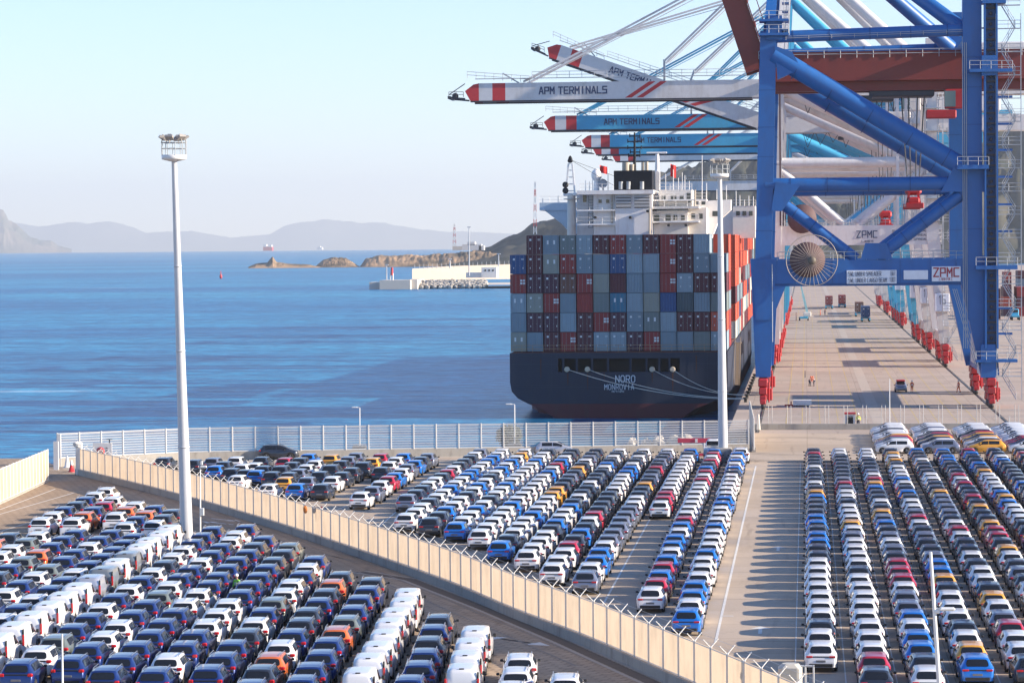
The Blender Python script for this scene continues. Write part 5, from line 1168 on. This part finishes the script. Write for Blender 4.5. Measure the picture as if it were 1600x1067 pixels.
# ================================================================== SMALL THINGS BY THE SHORE
signm=mat('board_white',(.66,.64,.62),.5)
p=G(160,732); r=thing('notice_board','white board with a red round emblem beside the gate','sign',tuple(p)); Y=p.y
b=MB(); b.pbox(145,692,175,719,Y,.12); b.build('board',signm,r)
b=MB(); b.pbox(147,718,149,724,Y+.02,.1); b.pbox(170,686,172,724,Y+.02,.1); b.pbox(166,686,175,687,Y+.02,.2); b.build('post',darkst,r)
c=A(157,705,Y-.02); b=MB(); b.lathe((c.x,Y-.02,c.z),[(.01,0),(.44,0),(.44,.02),(.01,.02)],24,0,'y'); g=b.build('emblem',bandr,r)
b=MB(); 
for x0,y0,x1,y1 in ((153,706,161,708),(153,703,154.4,708),(156,704,157.3,708),(159.5,702,161,708),(155,710,157,711)): b.pbox(x0,y0,x1,y1,Y-.05,.02)
b.build('emblem_mark',signm,g)
b=MB()
for y in (699,703,707,711,714): b.pbox(165,y,168,y+1.4,Y-.03,.02)
b.build('lettering',letter,r)
for px,py,lab,c1_,c2_ in ((105,730,'white traffic cone at the gate beside the left fence end','w','w'),(112,737,'red and white traffic cone at the foot of the fence end','r','w')):
    p=G(px,py); r=thing('traffic_cone',lab,'cone',tuple(p)); m1=bandr if c1_=='r' else signm
    b=MB(); b.lathe(tuple(p),[(.42,0),(.42,.06),(.3,.08),(.18,.7)],12); b.build('cone_base',m1,r); b=MB(); b.lathe(tuple(p),[(.185,.7),(.09,1.15),(.02,1.2)],12); b.build('cone_top',signm,r)
p=G(92,729); r=thing('gate','white gate leaves folded beside the shore fence end','gate',tuple(p))
for px,w_ in ((88,.5),(93,.35)): b=MB(); a=G(px,729+(93-px)); b.box(a.x-w_/2,a.y-.1,0,a.x+w_/2,a.y+.1,3.4 if px>90 else 2.9); b.build('gate_leaf',signm,r)
pole('arm_post','thin white forked post beside the gate',84,731,708,.05,whitep)
p=G(124,742); r=thing('fence_pillar','white fence end pillar wrapped with cloth on top','pillar',tuple(p)); b=MB(); b.bbox(p+Vector((0,0,1.5)),(.6,.5,3.0),.05); b.build('pillar',signm,r); b=MB(); b.ball(p+Vector((-.1,0,3.0)),(.5,.4,.35),10,6,0,.2); b.build('cloth',mat('cloth_pale',(.6,.57,.53),.9),r)
for px,py,c,nm in ((477,783,(.62,.20,.05),'orange'),(491,788,(.4,.36,.33),'grey'),(502,800,(.2,.04,.05),'maroon')):
    b=MB(); p=G(px,py+50 if px<480 else py+52,0); q=A(px,py+8,G(px,846).y-.4); q.z=2.5 if nm!='maroon' else 2.2; b.ball(q,(.17,.06,.28 if nm!='maroon' else .5),9,7,0,.2); b.build('hanging_jacket',mat('jacket_'+nm,c,.9),label=f'{nm} jacket hanging over the top of the long panel fence',cat='jacket',origin='auto')
# boulders behind the shore fence
bo_m=mat('boulder_pale',(.52,.48,.43),.9,var=.25,scale=1.5,bump=.4)
for i,px in enumerate((985,1008,1028,1051,1068,1081,1098,1106,1150,1160)):
    p=G(px,706); p.y+=3.5; s_=random.uniform(.45,.8)*(1.3 if i==4 else 1); b=MB(); b.ball(p+Vector((0,0,s_*.45+.35)),(s_*1.1,s_*.9,s_*1.05),9,6,0,.22); b.build('boulder',bo_m,label=f'pale rock behind the shore fence right of the silver car, {nth(i+1)} from the left',cat='rock',group='rocks behind the shore fence',origin='auto')
rp=slab('shore_ledge',[(G(100,729).x,G(100,729).y+1.2),(QX,QN+1.2),(QX,QN+10),(G(100,729).x,G(100,729).y+9)],.02,9,mat('ledge_rock',(.42,.38,.33),.9,var=.3,scale=.6,bump=.3))
# bush
p=G(792,706); p.y+=2.5; r=thing('bush','grey green bush behind the shore fence left of the ship','bush',tuple(p)); b=MB()
for i in range(1100):
    d=Vector((random.gauss(0,1),random.gauss(0,1),random.gauss(0,1))).normalized()*random.uniform(.3,1)**.6; c=p+Vector((d.x*1.5,d.y*1.2,1.6+d.z*1.3)); u=Vector((random.gauss(0,1),random.gauss(0,1),random.gauss(0,1))).normalized(); v=u.orthogonal().normalized(); s_=.16
    b.add([c-u*s_,c+v*s_*.6,c+u*s_,c-v*s_*.6],[(0,1,2,3)])
b.build('foliage',mat('bush_leaf',(.06,.075,.05),.8,var=.4,scale=3),r); b=MB(); b.tube(p,p+Vector((.1,0,1.4)),.1,.05); b.tube(p,p+Vector((-.5,0,1.6)),.07,.03); b.build('stem',mat('bark',(.12,.09,.06),.9),r)
# red loading frame
p=G(1095,713.5); r=thing('loading_frame','pinkish red steel frame like a hook beside the tall mast foot','frame',tuple(p)); fm=mat('faded_red_paint',(.52,.05,.085),.5,var=.2)
Y=p.y; b=MB(); b.beam(A(1059,688,Y),A(1110,688,Y),.45,.45); b.beam(A(1112,686,Y),A(1113,711,Y),.5,.5,up=(0,1,0)); b.beam(A(1106,686.5,Y),A(1114,691,Y),.4); b.build('boom',fm,r)
b=MB(); b.beam(A(1088,710,Y),A(1125,710,Y),.35,.3); b.build('base_bar',fm,r); b=MB(); b.pbox(1086,685.5,1090,691,Y-.28,.04); b.build('placard',signm,r)
# beige rounded booth and rail stand at the bottom edge
p=G(1235,1085); r=thing('equipment_booth','beige rounded cabinet with rail frame beside the first right-hand column','cabinet',tuple(p)); b=MB(); b.bbox(p+Vector((0,0,.8)),(1.2,1.1,1.55),.22); b.build('cabinet',mat('booth_beige',(.50,.47,.41),.6,var=.1),r)
b=MB(); b.bbox(p+Vector((-.05,-.55,.9)),(.8,.05,1.0),.02); b.build('door_panel',mat('booth_grey',(.33,.33,.31),.5),r); b=MB()
for x_ in (.75,1.15): b.tube(p+Vector((x_,0,0)),p+Vector((x_,0,1.5)),.05)
b.tube(p+Vector((.5,0,1.45)),p+Vector((1.2,0,1.45)),.05); b.tube(p+Vector((-.7,0,.7)),p+Vector((-1.5,0,1.0)),.04); b.build('rail',greyb,r)
# white covered truck bed at the head of the column left of the mast
p=G(1116,722); r=thing('pickup_truck','small white pickup with a flat load bed left of the plinth','truck',(p.x-.2,p.y+2.5,0)); b=MB(); o=Vector(r.location)
b.bbox(o+Vector((0,-.2,1.0)),(1.8,4.6,.9),.15); b.bbox(o+Vector((0,1.0,1.75)),(1.65,1.7,.8),.2,taper=.85); b.box(o.x-.9,o.y-2.5,1.4,o.x-.84,o.y,1.8); b.box(o.x+.84,o.y-2.5,1.4,o.x+.9,o.y,1.8); b.build('body',PAINT['W'],r)
b=MB(); b.box(o.x-.65,o.y+.09,1.55,o.x+.65,o.y+.13,2.0); b.build('rear_window',glass,r)
for sx in (-.8,.8):
    for sy in (-1.5,1.4): b=MB(); b.lathe(o+Vector((sx,sy,.36)),[(.1,-.12),(.36,-.12),(.36,.12),(.1,.12)],14,0,'x'); b.build('wheel',tyre,r)

# ================================================================== PEOPLE
skin=mat('skin',(.35,.20,.14),.6); hair=mat('hair_dark',(.02,.015,.012),.8); boots=mat('boots',(.02,.02,.02),.7)
def skinned(name,nodes,edges,m,parent,root=0,sub=1):
    me=bpy.data.meshes.new(name); bm=bmesh.new(); sl=bm.verts.layers.skin.verify()
    vs=[bm.verts.new(n_[:3]) for n_ in nodes]
    for i,(v,n_) in enumerate(zip(vs,nodes)): v[sl].radius=(n_[3],n_[4] if len(n_)>4 else n_[3]); v[sl].use_root=(i==root)
    for a,b in edges: bm.edges.new((vs[a],vs[b]))
    bm.to_mesh(me); bm.free(); me.materials.append(m); o=bpy.data.objects.new(name,me); link(o,parent)
    md=o.modifiers.new('skin','SKIN'); md.use_smooth_shade=True
    sb=o.modifiers.new('sub','SUBSURF'); sb.levels=sub; sb.render_levels=sub
    return o
def person(label,p,rz,top,bottom,pose='stand',helmet=None,vest=None):
    """pose: stand, walk or bend"""
    r=thing('person',label,'person',tuple(p),rz); st=.22 if pose=='walk' else .06
    lean=dict(stand=0,walk=.04,bend=.42)[pose]; sh=(0,lean,1.42-lean*.55); hp=(0,-.05*(pose=='bend'),.95)
    ft=[(-.12,-st,.08),(.12,st,.08)]; kn=[(-.11,-st*.4+.04,.5),(.11,st*.6+.05,.5)]
    hd_=(0,sh[1]+lean*.35,sh[2]+.23-lean*.2)
    hn=[(-.25,sh[1]+.12+lean*.3,sh[2]-.50),(.25,sh[1]+.10+lean*.3,sh[2]-.50)] if pose!='bend' else [(-.18,sh[1]+.25,.62),(.2,sh[1]+.28,.60)]
    el=[(-.27,sh[1]-.03,sh[2]-.28),(.27,sh[1]-.03,sh[2]-.28)] if pose!='bend' else [(-.26,sh[1]+.08,.92),(.26,sh[1]+.1,.90)]
    nodes=[(*hp,.13,.10),(0,(hp[1]+sh[1])/2,(hp[2]+sh[2])/2,.13,.10),(sh[0],sh[1],sh[2],.10,.09),(0,(sh[1]+hd_[1])/2,(sh[2]+hd_[2])/2,.055),(hd_[0],hd_[1],hd_[2],.088,.10),(hd_[0],hd_[1],hd_[2]+.11,.07,.08)]
    edges=[(0,1),(1,2),(2,3),(3,4),(4,5)]
    for s in (0,1):
        b0=len(nodes); sx=(-1,1)[s]
        nodes+=[(sx*.19,sh[1],sh[2]-.02,.055),(*el[s],.042),(*hn[s],.03),(hn[s][0],hn[s][1]+.05,hn[s][2]-.08,.036,.02)]; edges+=[(2,b0),(b0,b0+1),(b0+1,b0+2),(b0+2,b0+3)]
        q=len(nodes)
        for f_ in range(4): nodes.append((hn[s][0]+(f_-1.5)*.018,hn[s][1]+.07,hn[s][2]-.16+abs(f_-1.4)*.01,.009)); edges.append((b0+3,q+f_))
        nodes.append((hn[s][0]-sx*.05,hn[s][1]+.07,hn[s][2]-.09,.010)); edges.append((b0+3,q+4))
        b1=len(nodes); nodes+=[(sx*.10,hp[1],hp[2]-.08,.085),(*kn[s],.055),(*ft[s],.04),(ft[s][0],ft[s][1]+.15,.04,.04,.03)]; edges+=[(0,b1),(b1,b1+1),(b1+1,b1+2),(b1+2,b1+3)]
    skinned('body',nodes,edges,skin,r)
    jn=[(*hp,.165,.13),(0,(hp[1]+sh[1])/2,(hp[2]+sh[2])/2,.165,.135),(sh[0],sh[1],sh[2]-.01,.125,.115)]; je=[(0,1),(1,2)]
    for s in (0,1): b0=len(jn); sx=(-1,1)[s]; jn+=[(sx*.20,sh[1],sh[2]-.03,.075),(*el[s],.06),(hn[s][0],hn[s][1],hn[s][2]+.05,.045)]; je+=[(2,b0),(b0,b0+1),(b0+1,b0+2)]
    skinned('jacket',jn,je,top,r)
    tn=[(*hp,.155,.125)]; te=[]
    for s in (0,1): b0=len(tn); sx=(-1,1)[s]; tn+=[(sx*.10,hp[1],hp[2]-.1,.105),(*kn[s],.078),(ft[s][0],ft[s][1],.13,.06)]; te+=[(0,b0),(b0,b0+1),(b0+1,b0+2)]
    skinned('trousers',tn,te,bottom,r)
    for s in (0,1): b=MB(); b.bbox((ft[s][0],ft[s][1]+.06,.05),(.1,.28,.1),.03); o=b.build('boot',boots,None); o.parent=r
    b=MB(); hm_=helmet or hair; b.lathe((hd_[0],hd_[1],hd_[2]+.05),[(.135,-.01),(.13,.06),(.09,.12),(.02,.145)],12); o=b.build('helmet' if helmet else 'hair',hm_,None); o.parent=r
    b=MB(); fy=hd_[1]+.1; b.bbox((0,fy+.008,hd_[2]),(.022,.03,.045),.008); 
    o=b.build('nose',skin,None); o.parent=r
    for sx in (-1,1): b=MB(); b.ball((sx*.034,fy-.004,hd_[2]+.02),.011,6,4); o=b.build('eye',hair,None); o.parent=r
    for sx in (-1,1): b=MB(); b.ball((sx*.098,hd_[1],hd_[2]),(.012,.025,.035),6,5); o=b.build('ear',skin,None); o.parent=r
    b=MB(); b.bbox((0,fy-.004,hd_[2]-.045),(.05,.01,.012),.003); o=b.build('mouth',mat('lips',(.3,.1,.09),.6),None); o.parent=r
    if vest:
        b=MB()
        for z in (.35,.6): c=Vector((0,hp[1]*(1-z)+sh[1]*z,hp[2]*(1-z)+sh[2]*z)); b.lathe(tuple(c),[(.175,-.03),(.178,.03)],12)
        o=b.build('reflective_band',vest,None); o.parent=r
    return r
org=mat('workwear_orange',(.75,.12,.03),.8); navy_c=mat('workwear_navy',(.03,.04,.07),.8); ref=mat('reflective_silver',(.7,.7,.68),.4); grn=mat('vest_green',(.25,.65,.06),.8); yel=mat('vest_yellow',(.75,.80,.08),.8); hw_=mat('helmet_white',(.75,.75,.74),.4)
person('worker in a bright green vest walking between navy crossovers',G(371,940),R(150),grn,navy_c,'walk',hw_,ref)
person('worker in a yellow vest standing by the white gate kiosk',G(1341,669),R(170),yel,navy_c,'stand',hw_,ref)
person('left one of two bending workers in orange jackets on the quay',G(1265,603),R(-60),org,navy_c,'bend',org,ref)
person('right one of two bending workers in orange jackets on the quay',G(1272,603),R(60),org,navy_c,'bend',org,ref)
person('worker in full orange overalls standing beside the dark pickup',G(1425,613),R(160),org,org,'stand',hw_,ref)
person('worker in full orange overalls near the red wheels of the blue crane',G(1498,613),R(120),org,org,'walk',hw_,ref)
person('left worker in orange between the boom lift and the red trucks',G(1282,493),R(90),org,org,'stand',org,ref)
person('right worker in orange between the boom lift and the red trucks',G(1289,492),R(200),org,navy_c,'stand',org,ref)
person('lone worker in orange beside the first white crane leg far down the quay',G(1390,497),R(200),org,navy_c,'stand',hw_,ref)

# ================================================================== QUAY VEHICLES AND KIOSK
p=G(1408,613); r=make_car('cross','G',p.x,p.y+2,R(180),'dark grey pickup facing the camera on the quay, red load on its roof',None)
b=MB(); b.bbox((0,-.2,1.66),(1.3,1.9,.22),.06); o=b.build('roof_load',bog,None); o.parent=r
p=G(1328,669); r=thing('gate_kiosk','small white kiosk with dark window and red roof edge at the quay gate','kiosk',tuple(p)); Y=p.y
b=MB(); b.pbox(1320,647,1336,669,Y,1.3); b.build('wall',signm,r); b=MB(); b.pbox(1319,645,1337,647,Y-.15,1.6); b.build('roof',bog,r); b=MB(); b.pbox(1323,650,1333,663,Y-.04,.06); b.build('window',glass,r)
p=G(1254,635); r=thing('trailer','long white flat trailer with a red drawbar lying on the quay','trailer',tuple(p)); Y=p.y
b=MB(); b.pbox(1239,626,1268,633,Y,3); b.build('deck',signm,r); b=MB(); b.pbox(1239,624.5,1268,626,Y+2.6,.4); b.build('headboard',greyb,r); b=MB(); b.pbox(1226,632,1239,635,Y+.8,.5); b.pbox(1235,627,1237,632,Y+.8,.4); b.build('drawbar',bog,r)
for x_ in (1244,1262): b=MB(); q=A(x_,634.5,Y+.2); b.lathe((q.x,q.y,.35),[(.1,-.15),(.34,-.15),(.34,.15),(.1,.15)],12,0,'y'); b.build('wheel',tyre,r)
def truck(px,py,c,lab,tc=teal):
    p=G(px,py); r=thing('container_truck',lab,'truck',tuple(p),0,'container trucks on the quay'); x,y=p.x,p.y
    b=MB(); b.box(x-.9,y,1.1,x+.9,y+12.4,1.4); b.box(x-1.25,y,.95,x+1.25,y+.25,1.35); b.build('chassis',tc,r)
    for q in (.9,2.3,8.5,9.9):
        for sx in (-1.0,1.0): b=MB(); b.lathe((x+sx,y+q,.52),[(.15,-.25),(.52,-.25),(.52,.25),(.15,.25)],14,0,'x'); b.build('wheel',tyre,r)
    b=MB(); b.bbox((x,y+13.8,1.9),(2.45,2.2,2.9),.2,taper=.95); cab=b.build('cab',signm,r); 
    for sx in (-.85,.85): b=MB(); b.bbox((x+sx,y-.05,1.15),(.3,.06,.18),.02); b.build('tail_light',lampr,r)
    for sx in (-1.1,1.1): b=MB(); b.bbox((x+sx,y-.02,.7),(.5,.1,.5),.04); b.build('mudguard',tc,r)
    container(x,y+.1,1.42,c,'small',f"{CC[c][0]} container riding on {lab}"[:110],'containers on the trucks')
truck(1295.5,483,'r','left red-loaded truck far down the quay'); truck(1316,481,'r','right red-loaded truck far down the quay'); truck(1343,495,'n','brown-loaded truck behind the blue one'); truck(1353,503,'b','blue-loaded truck nearest the camera')
p=G(1256,501); r=thing('boom_lift','pale teal boom lift with its arm raised steeply far down the quay','boom lift',tuple(p)); x,y=p.x,p.y
b=MB(); b.bbox((x,y,.85),(2.4,3.6,.6),.1); b.build('chassis',teal,r); b=MB(); b.bbox((x+1.0,y,1.8),(2.2,2.0,1.3),.2); b.build('turret',signm,r)
for sx in (-1.2,1.2):
    for sy in (-1.2,1.2): b=MB(); b.lathe((x+sx,y+sy,.5),[(.15,-.2),(.5,-.2),(.5,.2),(.15,.2)],12,0,'x'); b.build('wheel',tyre,r)
b=MB(); t=A(1250,440,y); b.beam((x+1.0,y,2.2),((x+1.0)*.4+t.x*.6,y,2.2*.4+t.z*.6),.65); b.beam(((x+1.0)*.4+t.x*.6,y,2.2*.4+t.z*.6),t,.42); b.build('arm',mat('lift_pale_teal',(.35,.60,.62),.5),r); b=MB(); rail(b,t+Vector((-.8,0,0)),t+Vector((.8,0,0))); b.bbox(t,(1.8,1,.12),.03); b.build('basket',greyb,r)
p=G(1249,503); pole('cone_marker','thin dark post beside the boom lift',1244,501,488,.1,bog)
pole('cone_marker','thin dark marker post left of the bending workers',1258,590,579,.08,trim)
# container yard behind the landside legs
YG=[(1572,505,'mrm'),(1590,500,'pom'),(1612,500,'rmr'),(1575,478,'mgmr'),(1596,474,'mrgm'),(1618,474,'prmr'),(1640,478,'mrm')]
for i,(px,py,cs) in enumerate(YG):
    p=G(px,py)
    for j,c in enumerate(cs): container(p.x,p.y+(40 if i<3 else 0),j*2.91+.01,c,'small',f"{CC[c][0]} container in the yard at the far right, stack {ORD[i+1]}, {nth(j+1)} up",'containers in the yard at the right edge',detail=False)
b=MB(); p=G(1586,500); 
r=thing('yard_tractor','teal yard tractor parked at the right edge behind the stairs','tractor',tuple(p)); x,y=p.x,p.y
b.bbox((x,y+2,1.9),(2.3,2.2,2.4),.2); b.build('cab',teal,r); b=MB(); b.box(x-1.0,y-4,1.0,x+1.0,y+1,1.35); b.build('frame',teal,r); b=MB(); b.box(x-.9,y+.86,2.1,x+.9,y+.9,2.9); b.build('window',glass,r)
for sx in (-1,1):
    for q in (-3,2.4): b=MB(); b.lathe((x+sx,y+q,.5),[(.15,-.2),(.5,-.2),(.5,.2),(.15,.2)],12,0,'x'); b.build('wheel',tyre,r)

# ================================================================== BREAKWATER, LIGHT TOWERS AND SHIPS FAR OFF
pierc=mat('pier_concrete',(.58,.52,.45),.85,var=.12,scale=.05); YP=1690
r=thing('pier_head','block-shaped concrete pier head at the end of the breakwater','pier',(A(615,452,YP).x,YP,SEA_Z))
b=MB(); b.pbox(593,438,641,455,YP,25); b.build('front_block',pierc,r); b=MB(); b.pbox(577,441,594,455,YP+8,20); b.build('low_block',pierc,r); b=MB(); b.pbox(636,437,652,453,YP+6,30); b.build('rear_block',pierc,r)
r=thing('breakwater_wall','long pale concrete wall of the breakwater behind the pier head','wall',(A(720,430,YP).x,YP+40,SEA_Z))
b=MB(); vs=[A(644,438,YP+40),A(644,420,YP+40),A(700,416,YP+70),A(800,413,YP+110),A(800,436,YP+110)]; vs2=[v+Vector((0,6,0)) for v in vs]; b.add(vs+vs2,[(0,4,3,2,1),(5,6,7,8,9)]+[(i,(i+1)%5,(i+1)%5+5,i+5) for i in range(5)]); b.build('wall',mat('breakwater_pale',(.40,.35,.30),.8,var=.06,scale=.05),r)
for k in range(22): px=648+k*7; b=MB(); a=A(px,419-k*.28,YP+42+k*3.5); b.tube(a+Vector((0,0,-.6)),a+Vector((0,0,2.2)),.12,.12,4); b.build('parapet_post',greyb,r)
sheet('pier_deck',[(A(640,445,YP).x,YP+12),(A(850,436,YP+20).x,YP+12),(A(850,436,YP+120).x,YP+130),(A(640,436,YP+60).x,YP+60)],SEA_Z+2.2,pierc)
rub=mat('rubble_rock',(.40,.37,.33),.9,var=.35,scale=.3,bump=.3); b=MB()
for i in range(420): 
    u=random.random(); px=648+u*112; pz=random.random(); c=A(px,449-pz*9-u*1.5,YP+12+pz*16); s_=random.uniform(.8,1.7); b.ball(c,(s_,s_,s_*.8),6,4,0,.25)
b.build('rubble_slope',rub,label='slope of grey armour rocks in front of the breakwater wall',cat='rocks',kind='stuff')
r=thing('port_building','small white flat-roofed building on the breakwater','building',(A(760,430,YP+30).x,YP+30,SEA_Z)); b=MB(); b.pbox(752,418,776,434,YP+30,12); b.pbox(728,426,752,434,YP+32,8); b.build('wall',signm,r)
for x_ in (757,763,769): b=MB(); b.pbox(x_,421,x_+2.5,424,YP+29.9,.3); b.build('window',glass,r)
r=thing('beacon','red and white beacon on the pier head','beacon',tuple(A(612.5,438,YP+5))); b=MB(); b.tube(A(610,438,YP+5),A(610,427,YP+5),.4); b.tube(A(614,438,YP+5),A(614,427,YP+5),.4); b.build('leg',signm,r); b=MB(); b.tube(A(612.5,430,YP+5),A(612.5,418,YP+5),.8,.7,10); b.build('lamp_tower',bandr,r)
for px,y0,y1,lab in ((604,438,414,'thin pole on the pier head left of the beacon'),(733,431,355,'tall lamp mast on the breakwater'),(779,416,397,'short lamp mast on the breakwater near the ship'),(703,419,405,'short pole at the middle of the breakwater wall')):
    b=MB(); b.tube(A(px,y0,YP+20),A(px,y1,YP+20),.45,.3,6); rr2=thing('lamp_mast',lab,'mast',tuple(A(px,y0,YP+20))); b.build('post',greyb,rr2); b=MB(); b.bbox(A(px,y1,YP+20),(2.2,1,.6),.1); b.build('head',greyb,rr2)
for px,y0,y1,Yd,lab in ((710,385,350,3600,'red and white lattice tower on the far point'),(836,366,284,2900,'tall red and white lattice tower behind the ship crane')):
    r=thing('lattice_tower',lab,'tower',tuple(A(px,y0,Yd))); a=A(px,y0,Yd);t=A(px,y1,Yd); w0=(a.x-A(px-2.6,y0,Yd).x)
    for k in range(7):
        b=MB(); p0=a.lerp(t,k/7);p1=a.lerp(t,(k+1)/7); wa=w0*(1-k/7*.7);wb=w0*(1-(k+1)/7*.7)
        for sx in (-1,1): b.beam(p0+Vector((sx*wa,0,0)),p1+Vector((sx*wb,0,0)),.5)
        b.beam(p0+Vector((-wa,0,0)),p1+Vector((wb,0,0)),.35); b.beam(p0+Vector((wa,0,0)),p1+Vector((-wb,0,0)),.35); b.build('tower_section',bandr if k%2 else signm,r)
r=thing('signal_station','white low buildings on the far point beneath the lattice tower','building',tuple(A(738,390,3620))); 
for q in ((722,382,752,391),(730,378,742,383),(707,385,722,391),(748,384,756,391)): b=MB(); b.pbox(*q,3620,14); b.build('wall',signm if q[0]!=707 else pierc,r)
r=thing('buoy','small red buoy with topmark on the water left of the skerries','buoy',tuple(A(345,430,2300))); b=MB(); b.lathe(tuple(A(345,430,2300)),[(.3,-3),(1.2,-2),(1.0,0),(.3,1),(.25,3.5)],10); b.build('float',bandr,r)
r=thing('cargo_ship','tiny red-hulled ship on the horizon','ship',tuple(A(417,390,15500))); b=MB(); b.pbox(411,386,425,392,15500,40); b.build('hull',bandr,r); b=MB(); b.pbox(411,382,416,386,15500,40); b.pbox(421,383,424,386,15500,40); b.build('superstructure',signm,r)
r=thing('cargo_ship','tiny pale ship on the horizon right of the red-hulled one','ship',tuple(A(500,389,15500))); b=MB(); b.pbox(495,386.5,503,390,15500,40); b.build('hull',signm,r); b=MB(); b.pbox(498,385,500,387,15500,40); b.build('superstructure',signm,r)
# ================================================================== HAZE
hm=bpy.data.materials.new('haze_air'); hm.use_nodes=True; n=hm.node_tree.nodes; n.clear()
o=n.new('ShaderNodeOutputMaterial'); v=n.new('ShaderNodeVolumePrincipled'); v.inputs['Density'].default_value=4.2e-5; v.inputs['Color'].default_value=(.86,.92,1,1); v.inputs['Anisotropy'].default_value=0.2
hm.node_tree.links.new(v.outputs[0],o.inputs['Volume'])
b=MB(); b.box(-32000,-800,-84,32000,48500,1100); b.build('haze',hm,kind='stuff')
